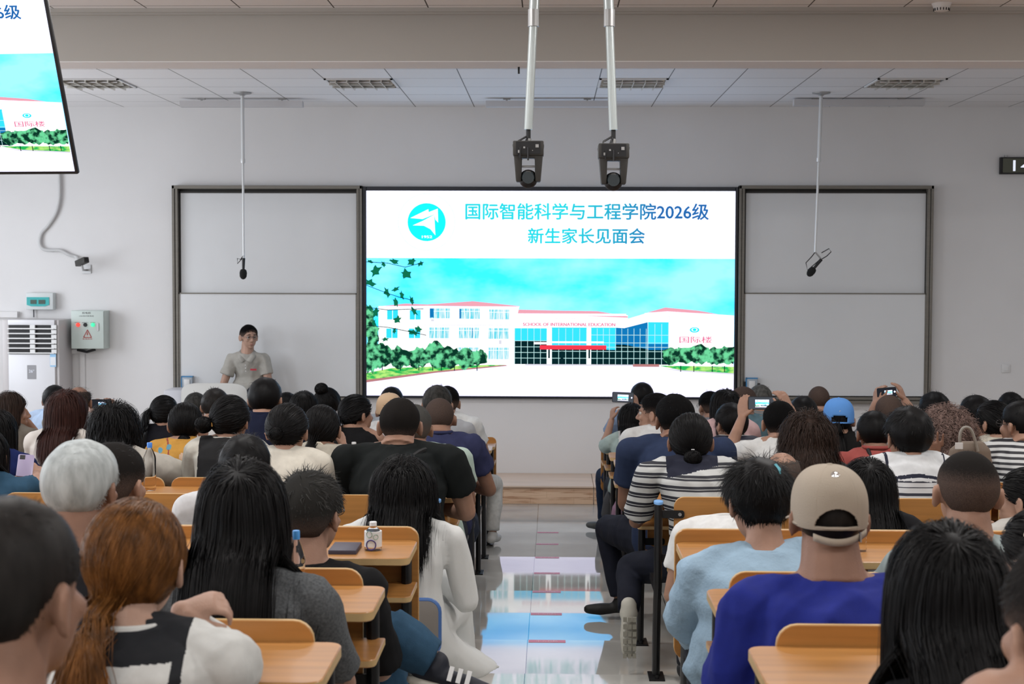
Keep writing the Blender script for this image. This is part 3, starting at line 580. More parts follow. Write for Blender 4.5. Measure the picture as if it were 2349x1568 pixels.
# clock and socket
a, b = box_at(2296, 360, 2420, 399, -.06); w, h = b[0]-a[0], a[2]-b[2]; r = empty('digital_clock', (a[0]+w/2, 0, b[2]+h/2), 'black-framed digital clock showing 14 at the right edge', 'clock')
MB().bb((-w/2, -.05, -h/2), (w/2, -.002, h/2)).build('case', M_black, parent=r, bevel=.004); MB().bb((-w/2+.024, -.054, -h/2+.014), (w/2-.024, -.049, h/2-.012)).build('face', mat('clock_face', (.075, .08, .05), .25), parent=r)
wall_text(r, '14', -w/2+.22, 0, .19, .11, -.056, emat('lit_digit', (235, 245, 255), 1.3), 'digits'); MB().bb((-.22, -.02, h/2), (-.2, -.002, h/2+.02)).build('hook', M_chrome, parent=r)
q = at(2308, 845, Y=-.02); r = empty('wall_socket', (q[0], 0, q[2]), 'white wall socket on the wall at far right', 'socket')
MB().bb((-.043, -.012, -.043), (.043, -.002, .043)).build('plate', M_white, parent=r, bevel=.004); MB().bb((-.02, -.017, -.02), (.02, -.011, .02)).build('button', M_white, parent=r)
# lectern
a, b = box_at(415, 878, 567, 960, -.75); w = b[0]-a[0]; zt = a[2]; r = empty('lectern', (a[0]+w/2, -.7, SH), 'white lectern with an arched front panel in front of the standing speaker', 'lectern'); h = zt-SH
M_lec = mat('lectern_white', (.66, .65, .62), .35)
arch = [(-w/2, 0), (w/2, 0), (w/2, h-.13)]+[(w/2*math.cos(t)*1.0 if False else w/2*math.copysign(abs(math.cos(t))**.42, math.cos(t)), h-.13+.13*abs(math.sin(t))**.6) for t in np.linspace(.12, math.pi-.12, 17)]+[(-w/2, h-.13)]
MB().prism(arch, 1, -.05, -.02).build('front_panel', M_lec, parent=r, bevel=.006)
MB().bb((-w/2+.03, -.02, 0), (w/2-.03, .3, h-.16)).build('body', M_lec, parent=r, bevel=.01); MB().bb((-w/2+.02, -.02, h-.16), (w/2-.02, .32, h-.13)).build('top', M_lec, parent=r, bevel=.006)
q = at(380, 893, Y=-.6); MB().bb((q[0]-(a[0]+w/2), .02, 0), (-w/2+.03, .4, q[2]-SH)).build('side_desk', mat('side_white', (.62, .62, .66), .4), parent=r, bevel=.01)
q0 = at(311, 958, Y=-1.9); q1 = at(345, 995, Y=-1.9)
r = empty('av_table', (q0[0]+.25, -1.8, 0), 'white table with a black box and cables behind the front rows at left', 'table'); 
MB().bb((-.35, -.2, q0[2]-.04), (.35, .2, q0[2]-.015)).bb((-.33, -.18, 0), (-.3, .18, q0[2]-.04)).bb((.3, -.18, 0), (.33, .18, q0[2]-.04)).build('table_top', M_white, parent=r)
MB().bb((-.2, -.215, q0[2]-.2), (.3, -.19, q0[2]-.04)).build('black_panel', M_black, parent=r)
MB().tube([(-.1, 0, q0[2]), (.1, .05, q0[2]+.05), (.3, 0, q0[2]+.03)], .006).build('cable', M_black, parent=r)
# ================================================================ fixed desk rows
SEATP = .475
def unitY(k): return E0-k*D
def make_unit(side, k, n=9, seat_only=False, front=False, zt=None, lab=''):
    """side -1 left / +1 right of the aisle; a row of folding seats whose common frame carries the desk of the row behind"""
    Yk = unitY(k) if not front else zt; xe = -.416 if side < 0 else .453
    tf = tread(Yk-.02)
    if front:  tz = tread(Yk-.2)+.79-.0
    else: tz = S*(k+1)+.79-.006
    r = empty('desk_row', (xe, Yk, tf), lab, 'desk row', 'wooden desk rows'); ox, oy, oz = xe, Yk, tf
    L = .065+n*SEATP; T = tz-tf
    def X(u): return side*u
    def slab(nm, u0, u1, y0, y1, z0, z1, rr, corners, m=(M_wood, M_edge)):
        xa, xb = sorted((X(u0), X(u1))); MB().prism(rrect(xa, y0, xb, y1, rr, corners=corners), 2, z0, z1, 0, 1).build(nm, list(m), parent=r, bevel=.0025, segs=1)
    cn = (1, 0, 0, 0) if side > 0 else (0, 1, 0, 0); c2 = (1, 0, 0, 1) if side > 0 else (0, 1, 1, 0)
    if not seat_only:
        slab('desktop', 0, L, -.42, -.095, T-.025, T, .035, c2)
        slab('book_shelf', .0, L, -.36, -.12, T-.157, T-.137, .025, cn)
    if front:
        xa, xb = sorted((X(-.002), X(L)))
        MB().prism(rrect(xa, T-.40, xb, T+.043, .04), 1, -.092, -.07, 0, 1).build('front_board', [M_wood, M_edge], parent=r, bevel=.0025, segs=1)
    else:
        top = T+.045 if not seat_only else .818; h = .335
        for i in range(n):
            u0 = (.065 if not seat_only else .125)+i*SEATP; u1 = u0+SEATP-.035
            xa, xb = sorted((X(u0), X(u1)))
            m = MB(); out = rrect(xa, top-h, xb, top, .045)
            m.prism(out, 1, -.092, -.074, 0, 1); b = m.build('backrest', [M_wood, M_edge], parent=r, bevel=.002, segs=1)
            MB().prism(rrect(xa, .06, xb, .43, .05), 2, .415, .433, 0, 1).build('seat', [M_wood, M_edge], parent=r, bevel=.002, segs=1)
    # posts under the frame, one at every second seat boundary
    for i in range(0, n+1, 2):
        u = (.035 if not seat_only else .055)+i*SEATP+(.0 if i else .0)
        px = X(u); m = MB(); up = T-.03 if not seat_only else .79; yo = -.11
        prof = [(yo, up), (yo, up-.2), (yo+.0, up-.36), (yo+.045, .34), (yo+.075, .18), (yo+.085, 0)] if not front else [(-.13, up), (-.13, .4), (.0, .0)]
        def oval(yc, zc, a=.018, b=.036): return [(px+a*math.cos(t), yc+b*math.sin(t), zc) for t in np.linspace(0, 2*math.pi, 13)[:-1]]
        vs = []; 
        for yc, zc in prof: vs += oval(yc, zc)
        fs = [(j*12+q, j*12+(q+1) % 12, (j+1)*12+(q+1) % 12, (j+1)*12+q) for j in range(len(prof)-1) for q in range(12)]+[tuple(range(12)), tuple(range(len(vs)-12, len(vs)))[::-1]]
        m.add(vs, fs); yb = prof[-1][0]
        m.box((px, yb-.015, .004), (.07, .14, .008)); m.tube([(px+side*.0, yb-.07, .008), (px, yb-.07, .022)], .008, 6).tube([(px, yb+.035, .008), (px, yb+.035, .022)], .008, 6)
        p = m.build('leg', M_blackm, parent=r, smooth=True)
        if seat_only: MB().prism([(px+.021*math.cos(t), yo+.04*math.sin(t)) for t in np.linspace(0, 2*math.pi, 17)[:-1]], 2, up, up+.014).build('end_cap', M_bluecap, parent=p, bevel=.003)
        if not front:
            b = MB(); tops = [top-.075, top-.27] if seat_only else [T-.26]
            for zz in tops:
                xs_ = sorted((px, px+side*.115)); b.prism(rrect(xs_[0], zz-.017, xs_[1], zz+.017, .012), 1, -.103, -.093)
                if i: xs_ = sorted((px, px-side*.075)); b.prism(rrect(xs_[0], zz-.017, xs_[1], zz+.017, .012), 1, -.103, -.093)
            b.build('bracket', M_blackm, parent=r)
            bo = MB()
            for zz in tops: bo.tube([(px+side*.095, -.103, zz), (px+side*.095, -.108, zz)], .008, 8)
            bo.build('bolt', M_chrome, parent=r)
            a2 = MB(); a2.box((px, .1, .39), (.02, .38, .03)); a2.build('seat_arm', M_blackm, parent=r)
    for o in list(r.children):
        pass
    return r
ORD = ['front', 'first', 'second', 'third', 'fourth', 'fifth', 'sixth', 'seventh']
for side, sn in ((-1, 'left'), (1, 'right')):
    make_unit(side, 0, front=True, zt=-2.95, lab='very front wooden desk row nearest the stage, %s of the aisle' % sn)
    for k in range(1, 7): make_unit(side, k, lab='%s wooden seat and desk row behind the very front desk, %s of the aisle' % (ORD[k], sn))
    make_unit(side, 7, seat_only=True, lab='deskless seat row with blue-capped end post, %s of the aisle' % sn)
    make_unit(side, 9, front=True, zt=-10.27, n=8, lab='wooden desk with tall front board heading the rear block, %s of the aisle' % sn)
    for j, k in enumerate((10, 11, 12)):
        make_unit(side, k, n=7, lab='%s wooden seat and desk row behind the rear block front desk, %s of the aisle' % (ORD[j+1], sn))
# ================================================================ people
V3 = np.array
def nrm(v): v = np.asarray(v, float); return v/(np.linalg.norm(v)+1e-12)
class Solid:
    """closed pieces that are fused into one skin by a voxel remesh"""
    def __init__(s): s.b = MB()
    def rings(s, rs, n=14):
        """rs: (centre, half-axis vector a, half-axis vector b)"""
        v = []; f = []
        for c, a, b in rs:
            for j in range(n):
                t = 2*math.pi*j/n; v.append(c+a*math.cos(t)+b*math.sin(t))
        for i in range(len(rs)-1):
            for j in range(n): f.append((i*n+j, i*n+(j+1) % n, (i+1)*n+(j+1) % n, (i+1)*n+j))
        f += [tuple(range(n))[::-1], tuple(range((len(rs)-1)*n, len(rs)*n))]
        s.b.add(v, f); return s
    def limb(s, pts, rad, n=12, flat=1., ref=None, caps=True):
        pts = [V3(p, float) for p in pts]; rs = []
        for i, p in enumerate(pts):
            t = nrm(pts[min(i+1, len(pts)-1)]-pts[max(i-1, 0)]); rf = V3((0, 0, 1.)) if ref is None else V3(ref, float)
            if abs(np.dot(t, nrm(rf))) > .95: rf = V3((0, 1., .1))
            u = nrm(np.cross(t, rf)) if i == 0 else nrm(u-np.dot(u, t)*t); w = np.cross(u, t); r = rad[i]
            if caps and i == 0: rs += [(p-t*r*.8, u*r*.4, w*r*.4*flat), (p-t*r*.45, u*r*.82, w*r*.82*flat)]
            rs.append((p, u*r, w*r*flat))
            if caps and i == len(pts)-1: rs += [(p+t*r*.45, u*r*.82, w*r*.82*flat), (p+t*r*.8, u*r*.4, w*r*.4*flat)]
        return s.rings(rs, n)
    def ell(s, c, r, R=None, n=12):
        R = np.eye(3) if R is None else R; rs = []; c = V3(c, float)
        for i in range(1, n):
            a = math.pi*i/n; rs.append((c+R @ V3((0, 0, -math.cos(a)*r[2])), R @ V3((math.sin(a)*r[0], 0, 0)), R @ V3((0, math.sin(a)*r[1], 0))))
        return s.rings(rs, 16)
TASKS = []
def fuse(name, solid, voxel, smooth, mats, parent=None, post=None, **tg):
    me = solid.b.mesh(name, []) if False else bpy.data.meshes.new(name); me.from_pydata(solid.b.v, [], solid.b.f); me.update()
    o = bpy.data.objects.new(name, me); COL.objects.link(o)
    if parent: o.parent = parent
    m = o.modifiers.new('r', 'REMESH'); m.mode = 'VOXEL'; m.voxel_size = voxel; m.use_smooth_shade = True
    if smooth: q = o.modifiers.new('s', 'SMOOTH'); q.factor = .5; q.iterations = smooth
    tag(o, **tg); TASKS.append((o, mats, post)); return o
def finish():
    bpy.context.view_layer.update(); dg = bpy.context.evaluated_depsgraph_get()
    for o, mats, post in TASKS:
        me = bpy.data.meshes.new_from_object(o.evaluated_get(dg))
        me.materials.clear()
        for m in (mats if isinstance(mats, (list, tuple)) else [mats]): me.materials.append(m)
        if post:
            n = len(me.vertices); co = np.empty(n*3); me.vertices.foreach_get('co', co); co = co.reshape(-1, 3)
            nr = np.empty(n*3); me.vertices.foreach_get('normal', nr); r = post(co, nr.reshape(-1, 3), me)
            if r is not None: me.vertices.foreach_set('co', r.ravel()); me.update()
        o['_new'] = 0; o.modifiers.clear(); old = o.data; nm = old.name; o.data = me; bpy.data.meshes.remove(old); me.name = nm
        del o['_new']
        me.polygons.foreach_set('use_smooth', [True]*len(me.polygons))
    TASKS.clear()
def folds(amp, seed, base=(14, 14, 9)):
    rg = np.random.default_rng(seed); K = [(rg.normal(size=3)*V3(base)*rg.uniform(.6, 2.0), rg.uniform(0, 6.3)) for _ in range(9)]
    def f(co, nr, me):
        w = co+.02*np.sin(co[:, [1, 2, 0]]*17+seed); h = np.zeros(len(co))
        for k, ph in K: h += (1-2*np.abs(np.sin(w @ k+ph)))*.5+np.sin(w @ k*.5+ph)*.5
        return co+nr*((h+1.6)*amp/3)[:, None]
    return f
def Rz(a): c, s = math.cos(a), math.sin(a); return V3(((c, -s, 0), (s, c, 0), (0, 0, 1.)))
def Rx(a): c, s = math.cos(a), math.sin(a); return V3(((1., 0, 0), (0, c, -s), (0, s, c)))
def Ry(a): c, s = math.cos(a), math.sin(a); return V3(((c, 0, s), (0, 1., 0), (-s, 0, c)))
CC, CR = V3((0, -.012, .025)), V3((.077, .096, .089))            # cranium in head space
HLY = [-.2, -.085, -.05, -.028, .012, .03, .05, .07, .09, .2]; HLZ0 = [-.07, -.07, -.055, .0, .012, .012, .035, .066, .075, .08]
M_skin = {t: mat('skin_'+t, c, .5, spec=.35, noise=(14, .10, 4), bump=(220, .12)) for t, c in (('light', (.44, .27, .20)), ('mid', (.35, .20, .14)), ('tan', (.27, .145, .098)))}
M_lips = mat('lips', (.33, .15, .12), .45)
def hand(S_, wrist, d, up, side, curl=.5, sc=1., spread=1., thumb=1.):
    """palm, five jointed fingers and a thumb; d = pointing direction, up = back of the hand, side = +1 thumb towards d x up"""
    d = nrm(d); up = nrm(up-np.dot(up, d)*d); l = np.cross(d, up)*side; w = V3(wrist, float)
    S_.rings([(w-d*.02*sc, l*.022*sc, up*.018*sc), (w+d*.015*sc, l*.03*sc, up*.016*sc), (w+d*.05*sc, l*.038*sc, up*.014*sc), (w+d*.082*sc, l*.041*sc, up*.012*sc), (w+d*.09*sc, l*.034*sc, up*.008*sc)], 12)
    for i, (off, ln) in enumerate(((.031, .072), (.0105, .08), (-.0105, .075), (-.031, .058))):
        p = w+d*.078*sc+l*off*sc*spread; dd = nrm(d+l*off*3*(spread-.6)); pts = [p-dd*.012]; a = 0
        for j, fr in enumerate((.42, .32, .26)):
            a += curl*(.55, .8, .6)[j]+.04*i*curl
            q = dd*math.cos(a)-up*math.sin(a); pts.append(pts[-1]+q*ln*fr*sc+(dd*.012 if j == 0 else 0))
        S_.limb(pts, [.0095*sc, .0090*sc, .0083*sc, .0068*sc], 8)
    t0 = w+d*.022*sc+l*.026*sc; td = nrm(l*.75*thumb+d*.75-up*.35)
    S_.limb([t0-td*.01, t0+td*.032*sc, t0+td*.05*sc+nrm(d*.9+l*.15-up*.3*curl)*.02*sc, t0+td*.05*sc+nrm(d*.9-l*.05-up*.5*curl)*.046*sc], [.0145*sc, .012*sc, .0105*sc, .008*sc], 8)
def scalp_ok(p, nape, top=9):
    """which head-space points of the skull carry hair"""
    hz = list(HLZ0); hz[0] = hz[1] = nape; hz[2] = nape*.7+.0
    return p[:, 2] > np.interp(p[:, 1], HLY, hz)+.005*np.sin(p[:, 0]*190)+.004*np.sin(p[:, 0]*527+1)
def skull_pts(n, seed):
    rg = np.random.default_rng(seed); d = rg.normal(size=(n, 3)); d /= np.linalg.norm(d, axis=1)[:, None]
    return d, rg
def ribbons(name, P, wid, mt, parent, out=None, label=None):
    """P: (N, S, 3) strand points -> one hair mesh of tapered ribbons facing outwards"""
    N, Sn, _ = P.shape; t = np.gradient(P, axis=1); t /= np.linalg.norm(t, axis=2)[..., None]+1e-9
    o = (P-out) if out is not None else P; o = o/(np.linalg.norm(o, axis=2)[..., None]+1e-9)
    sd = np.cross(t, o); sd /= np.linalg.norm(sd, axis=2)[..., None]+1e-9
    ph = RNG.uniform(-.4, .4, (N, 1, 1)); nn = np.cross(sd, t); sd = sd*np.cos(ph)+nn*np.sin(ph)
    tp = (1-np.linspace(0, 1, Sn)**3*.85)[None, :, None]*np.asarray(wid).reshape(-1, 1, 1)*.5
    V = np.stack([P-sd*tp, P+sd*tp], axis=2).reshape(-1, 3)
    i = np.arange(N)[:, None]*Sn*2+np.arange(Sn-1)[None]*2; i = i.ravel(); Fq = np.stack([i, i+1, i+3, i+2], axis=1)
    return V, Fq
def add_mesh_np(name, chunks, mats, parent, **tg):
    """chunks: (verts, faces(k-gons of equal size), material index)"""
    vs = []; li = []; ls = []; lt = []; mi = []; off = 0; lo = 0
    for V, Fc, m in chunks:
        vs.append(V); k = Fc.shape[1]; li.append((Fc+off).ravel()); ls.append(lo+np.arange(len(Fc))*k); lt.append(np.full(len(Fc), k)); mi.append(np.full(len(Fc), m)); off += len(V); lo += len(Fc)*k
    V = np.concatenate(vs); me = bpy.data.meshes.new(name); me.vertices.add(len(V)); me.vertices.foreach_set('co', V.ravel().astype(np.float32))
    L = np.concatenate(li); me.loops.add(len(L)); me.loops.foreach_set('vertex_index', L.astype(np.int32))
    ls = np.concatenate(ls); me.polygons.add(len(ls)); me.polygons.foreach_set('loop_start', ls.astype(np.int32))
    me.polygons.foreach_set('loop_total', np.concatenate(lt).astype(np.int32)) if False else None
    for m in mats: me.materials.append(m)
    me.polygons.foreach_set('material_index', np.concatenate(mi).astype(np.int32)); me.polygons.foreach_set('use_smooth', [True]*len(ls))
    me.update(calc_edges=True); me.validate()
    o = bpy.data.objects.new(name, me); COL.objects.link(o); o.parent = parent; return tag(o, **tg)
def hair_mat(nm, col, rough=.48, var=.3, spec=.14):
    return mat('hair_'+nm, col, rough, spec=spec, noise=(55, var, 3, (1, 1, .25)))
HC = {'black': hair_mat('black', (.004, .0037, .004)), 'soft': hair_mat('soft_black', (.014, .012, .011)), 'dark': hair_mat('dark_brown', (.026, .015, .011)),
      'auburn': hair_mat('auburn', (.13, .052, .014), .38, .5), 'redbrown': hair_mat('red_brown', (.034, .012, .009)), 'white': hair_mat('silver', (.42, .45, .45), .5, .22),
      'grey': hair_mat('grey', (.07, .068, .063), .6, .5), 'pepper': hair_mat('pepper', (.028, .027, .025), .55, .6), 'rose': hair_mat('rose_grey', (.16, .105, .09), .6, .6)}
def fade_mat(skin, hair, key):
    nm = 'stubble_'+key
    if nm in MATS: return MATS[nm]
    m = mat(nm, (1, 1, 1), .8, spec=.08); nt = m.node_tree; b = nt.nodes['Principled BSDF']
    a = MATS['skin_'+skin].node_tree.nodes['Vector Math'].inputs[0].default_value[:3]; h = MATS[hair.name].node_tree.nodes['Vector Math'].inputs[0].default_value[:3]
    tc = nt.nodes.new('ShaderNodeTexCoord'); n = nt.nodes.new('ShaderNodeTexNoise'); n.inputs['Scale'].default_value = 480; n.inputs['Detail'].default_value = 2
    at_ = nt.nodes.new('ShaderNodeAttribute'); at_.attribute_name = 'stubble'
    nt.links.new(tc.outputs['Object'], n.inputs['Vector']); ad = nt.nodes.new('ShaderNodeMath'); ad.operation = 'MULTIPLY_ADD'; ad.inputs[1].default_value = 1.5
    nt.links.new(n.outputs['Fac'], ad.inputs[0]); sb = nt.nodes.new('ShaderNodeMath'); sb.operation = 'MULTIPLY_ADD'; sb.inputs[1].default_value = 2.2; sb.inputs[2].default_value = -1.35
    nt.links.new(at_.outputs['Fac'], sb.inputs[0]); nt.links.new(sb.outputs[0], ad.inputs[2]); ad.use_clamp = True
    mx = nt.nodes.new('ShaderNodeMix'); mx.data_type = 'RGBA'
    mx.inputs[6].default_value = (*[a[i]*.22+.03 for i in range(3)], 1); mx.inputs[7].default_value = (*[h[i]*.8 for i in range(3)], 1)
    nt.links.new(ad.outputs[0], mx.inputs[0]); nt.links.new(mx.outputs[2], b.inputs['Base Color']); return m
def relax_out(p, Hc, HR, hs, off):
    """push points out of the skull (world-axes points, local frame Hc, HR)"""
    q = (p-Hc) @ HR/hs-CC; e = CR+off; r = np.sqrt(((q/e)**2).sum(1)); k = np.maximum(1, 1/np.maximum(r, 1e-6))[:, None]
    return ((q*k+CC)*hs) @ HR.T+Hc
def drape(p, tc, tr):
    q = (p-tc)/tr; ins = (q**2).sum(1) < 1; rad = np.sqrt((q**2).sum(1)); fr = q[:, 1] > .25
    y = -np.sqrt(np.clip(1-q[:, 0]**2-q[:, 2]**2, 0, 1)); q2 = q.copy(); q2[:, 1] = y; qr = q/np.maximum(rad, 1e-6)[:, None]
    q = np.where((ins & ~fr)[:, None], q2, np.where((ins & fr)[:, None], qr, q)); return tc+q*tr
def make_hair(B, Hc, HR, hs, st, near, torso, seed, skin):
    """st: dict(kind, col, len, nape, thick, ...)"""
    kind = st['kind']; col = HC[st.get('col', 'black')]; nape = st.get('nape', -.07); th = st.get('thick', .012)
    toW = lambda q: (q*hs) @ HR.T+Hc
    dens = near; chunks = []; mats = [col]
    # shell over the skull
    nu, nv = (44, 30) if near <= 1 else (110, 76); u, v = np.meshgrid(np.linspace(0, 2*math.pi, nu, endpoint=False), np.linspace(.02, math.pi*.86, nv), indexing='ij')
    d = np.stack([np.sin(v)*np.cos(u), np.sin(v)*np.sin(u), np.cos(v)], -1).reshape(-1, 3); base = CC+d*CR
    hz = list(HLZ0); hz[0] = hz[1] = nape; hz[2] = nape*.75
    edge = base[:, 2]-np.interp(base[:, 1], HLY, hz); k = np.clip(edge/.05, 0, 1)
    if kind == 'bald': return None
    if kind == 'ring': ok = (edge > 0) & ~((np.hypot(base[:, 0]/.062, (base[:, 1]-.0)/.085) < 1) & (base[:, 2] > .045))
    else: ok = edge > (.007 if kind in ('short', 'messy') and not st.get('fade') else 0)
    thk = th*(.35+.65*k**.7)*(1+.10*np.sin(d[:, 0]*9+seed)*np.sin(d[:, 1]*7+seed*2)) if kind not in ('buzz', 'ring') else th*(.3+.7*k)
    if kind in ('long', 'bob', 'curly', 'pony', 'bun', 'tail'): thk = np.maximum(thk, .006)
    shell = toW(CC+d*(CR+thk[:, None])); i = np.arange(nu)[:, None]*nv+np.arange(nv-1)[None]; j = ((np.arange(nu)[:, None]+1) % nu)*nv+np.arange(nv-1)[None]
    Fq = np.stack([i, i+1, j+1, j], -1).reshape(-1, 4); Fq = Fq[ok[Fq].all(1)]
    tp = CC+V3((0, 0, 1))*(CR+th)
    chunks.append((shell, Fq, 0))
    if kind in ('buzz', 'ring') or st.get('fade'):
        mats.append(fade_mat(skin, col, skin+st.get('col', 'black'))); fl = st.get('fade', .1); fl = .1 if fl is None else fl
        zb = base[:, 2]-.35*np.clip(-base[:, 1]-.05, 0, 1)*0; stub = np.clip(.5+(zb-fl)/.11, st.get('lo', .42), st.get('hi', 1.)); stub = np.minimum(stub, .1+edge/.035)
        chunks = [(shell, Fq, 1)]
    # roots
    N = int(st.get('n', 1500)*dens*1.6); dd, rg = skull_pts(N*3, seed); rt = CC+dd*CR
    m = scalp_ok(rt, nape)
    if kind == 'ring': m &= ~((np.hypot(rt[:, 0]/.06, rt[:, 1]/.083) < 1) & (rt[:, 2] > .045)) | (rg.random(len(rt)) < .06)
    rt = rt[m][:N]; dd = dd[m][:N]; N = len(rt); nr = nrm(np.zeros(3)+1)*0+dd/CR; nr /= np.linalg.norm(nr, axis=1)[:, None]
    down = (V3((0, 0, -1.)) @ HR) ; g = V3((0, 0, -1.))
    W0 = V3(st.get('whorl', (0, -.062, .095))); away = rt-W0; wdist = np.linalg.norm(away, axis=1); away -= (away*nr).sum(1)[:, None]*nr; away /= np.linalg.norm(away, axis=1)[:, None]+1e-6
    L = st.get('len', .03); tops = np.clip((rt[:, 2]-.02)/.08, 0, 1)
    off0 = rg.uniform(.2, 1, N)*th
    if kind in ('short', 'buzz', 'ring', 'messy'):
        Sn = 4; ln = L*(.35+.65*tops)*rg.uniform(.7, 1.15, N); lift = st.get('lift', .32)*(.5+.8*tops)*np.clip(wdist/.05, .1, 1)
        dr = away*.9+nr*lift[:, None]+rg.normal(size=(N, 3))*st.get('mess', .26)
        if st.get('fwd'): dr += V3((0, st['fwd'], 0))
        dr /= np.linalg.norm(dr, axis=1)[:, None]; p = rt+nr*(off0*.8)[:, None]; P = [p]
        for s in range(Sn-1):
            dr = dr+V3((0, 0, -.16))-nr*.10; dr /= np.linalg.norm(dr, axis=1)[:, None]; p = p+dr*(ln/(Sn-1))[:, None]; P.append(p)
        P = toW(np.stack(P, 1)); wid = .85*st.get('w', .0024)*rg.uniform(.6, 1.2, N)/max(dens, 1)**.5
        if st.get('fade') is not None or kind == 'buzz':
            keep = rg.random(N) < np.clip(.5+(rt[:, 2]-st.get('fade', .1)-.01)/.05, .12, 1); P = P[keep]; wid = wid[keep]
        V, Fr = ribbons('h', P, wid, None, None, out=Hc); chunks.append((V, Fr, 0))
    elif kind in ('long', 'bob', 'curly'):
        Sn = st.get('seg', 15); part = st.get('part', 0.); ln = L*rg.uniform(.82, 1.04, N)
        sg = np.where(rt[:, 0] > part, 1., -1.); fr_ = np.clip((rt[:, 1]+.03)*14, 0, 1); dr = away*(.9-.6*fr_)[:, None]+np.stack([sg*(.9*rg.random(N)*fr_+.25*fr_)+rg.normal(size=N)*.10, -.12-.9*np.clip(rt[:, 1]*8, 0, 1), rg.normal(size=N)*.1-.3], 1)
        dr -= (dr*nr).sum(1)[:, None]*nr*.8; dr /= np.linalg.norm(dr, axis=1)[:, None]
        p = toW(rt+nr*off0[:, None]); dr = dr @ HR.T; P = [p]; layer = off0*1.3+rg.uniform(0, st.get('vol', .012), N); ds = (ln/(Sn-1))[:, None]
        tc, tr = torso; wv = st.get('wave', 0.); phs = rg.uniform(0, 6.3, (N, 2)); tuck = st.get('tuck', 0.)
        cl = (rg.integers(0, 60, N)*1.7)
        for s in range(Sn-1):
            dr = dr*.62+g*.42+V3((0, -.05, 0))+rg.normal(size=(N, 3))*st.get('mess', .02); 
            if tuck: dr += (V3((Hc[0], Hc[1]-.04, 0))-p*V3((1, 1, 0)))*tuck
            dr /= np.linalg.norm(dr, axis=1)[:, None]; p = p+dr*ds
            e = (CR*hs+layer[:, None]); q = (p-Hc) @ HR-CC*hs; r = np.sqrt(((q/e)**2).sum(1)); kk = np.maximum(1, 1/np.maximum(r, 1e-6))[:, None]
            p = ((q*kk+CC*hs)) @ HR.T+Hc
            # keep strands behind the ears and off the face, then lay them on neck and back
            loc = (p-Hc) @ HR/hs; fm = (loc[:, 1] > .045) & (loc[:, 2] < .05); p = np.where(fm[:, None], p-(HR @ V3((0, 1, 0)))*.012, p)
            p = drape(p, tc, tr+layer[:, None]*.5)
            P.append(p)
        P = np.stack(P, 1)
        if wv:
            t = np.linspace(0, 1, Sn)[None, :]; amp = wv*np.clip(t*1.6, 0, 1); P[:, :, 0] += amp*np.sin(t*st.get('freq', 16)+phs[:, :1]*.35+cl[:, None]); P[:, :, 1] += amp*.7*np.cos(t*st.get('freq', 16)*1.1+phs[:, 1:]*.35+cl[:, None])
        wid = .72*st.get('w', .0045)*rg.uniform(.6, 1.2, N)/max(dens, 1)**.45
        V, Fr = ribbons('h', P, wid, None, None, out=Hc*V3((1, 1, .0))+V3((0, 0, Hc[2]))); chunks.append((V, Fr, 0))
    else:   # gathered: pony / bun / tail
        tie = V3(st.get('tie', (0, -.115, .0))); Sn = 9; t = np.linspace(0, 1, Sn)[None, :, None]; tj = tie+rg.normal(size=(N, 3))*.008
        A = (rt+nr*off0[:, None])[:, None, :]*(1-t**1.15)+tj[:, None, :]*t**1.15
        bow = st.get('bow', .1); A[:, :, 2] -= bow*.3*np.sin(t[:, :, 0]*math.pi)*0
        q = A-CC; e = CR+.004+off0[:, None, None]*1.; r = np.sqrt(((q/e)**2).sum(2))[..., None]; A = CC+q*np.maximum(1, 1/r)
        P = toW(A); wid = .75*st.get('w', .004)*rg.uniform(.6, 1.2, N)/max(dens, 1)**.5; V, Fr = ribbons('h', P, wid, None, None, out=Hc); chunks.append((V, Fr, 0))
        tw = toW(tie[None])[0]
        if kind in ('pony', 'tail'):
            M_ = int(N*.35); p = tw+rg.normal(size=(M_, 3))*.010; Sn = 12; ln = st['len']*rg.uniform(.75, 1.03, M_); spd = rg.normal(size=(M_, 3))*st.get('flare', .16)
            dr = (HR @ V3(st.get('tdir', (0, -1., .1))))[None]+spd; P = [p]; tc, tr = torso; lay = rg.uniform(0, .02, M_)[:, None]
            for s in range(Sn-1):
                dr = dr/np.linalg.norm(dr, axis=1)[:, None]*.66+g*.42+spd*.12; p = p+dr/np.linalg.norm(dr, axis=1)[:, None]*(ln/(Sn-1))[:, None]
                p = relax_out(p, Hc, HR, hs, .012); p = drape(p, tc, tr+lay*.5); P.append(p)
            V, Fr = ribbons('h', np.stack(P, 1), st.get('w', .004)*1.2*rg.uniform(.6, 1.2, M_)/max(dens, 1)**.5, None, None, out=tw); chunks.append((V, Fr, 0))
        if kind == 'bun':
            rb = st.get('rb', .035); c = toW((tie+nrm(tie-CC)*rb*.75)[None])[0]; M_ = int(N*.5); ax = rg.normal(size=(M_, 3)); ax /= np.linalg.norm(ax, axis=1)[:, None]
            b0 = np.cross(ax, rg.normal(size=(M_, 3))); b0 /= np.linalg.norm(b0, axis=1)[:, None]; b1 = np.cross(ax, b0); a = np.linspace(0, 2.6, 8)[None, :, None]
            rr = rb*rg.uniform(.82, 1.08, M_)[:, None, None]; P = c+(b0[:, None]*np.cos(a)+b1[:, None]*np.sin(a))*rr*V3(st.get('bsq', (1.1, .8, 1.)))
            V, Fr = ribbons('h', P, .005*rg.uniform(.6, 1.2, M_)/max(dens, 1)**.5, None, None, out=c); chunks.append((V, Fr, 0))
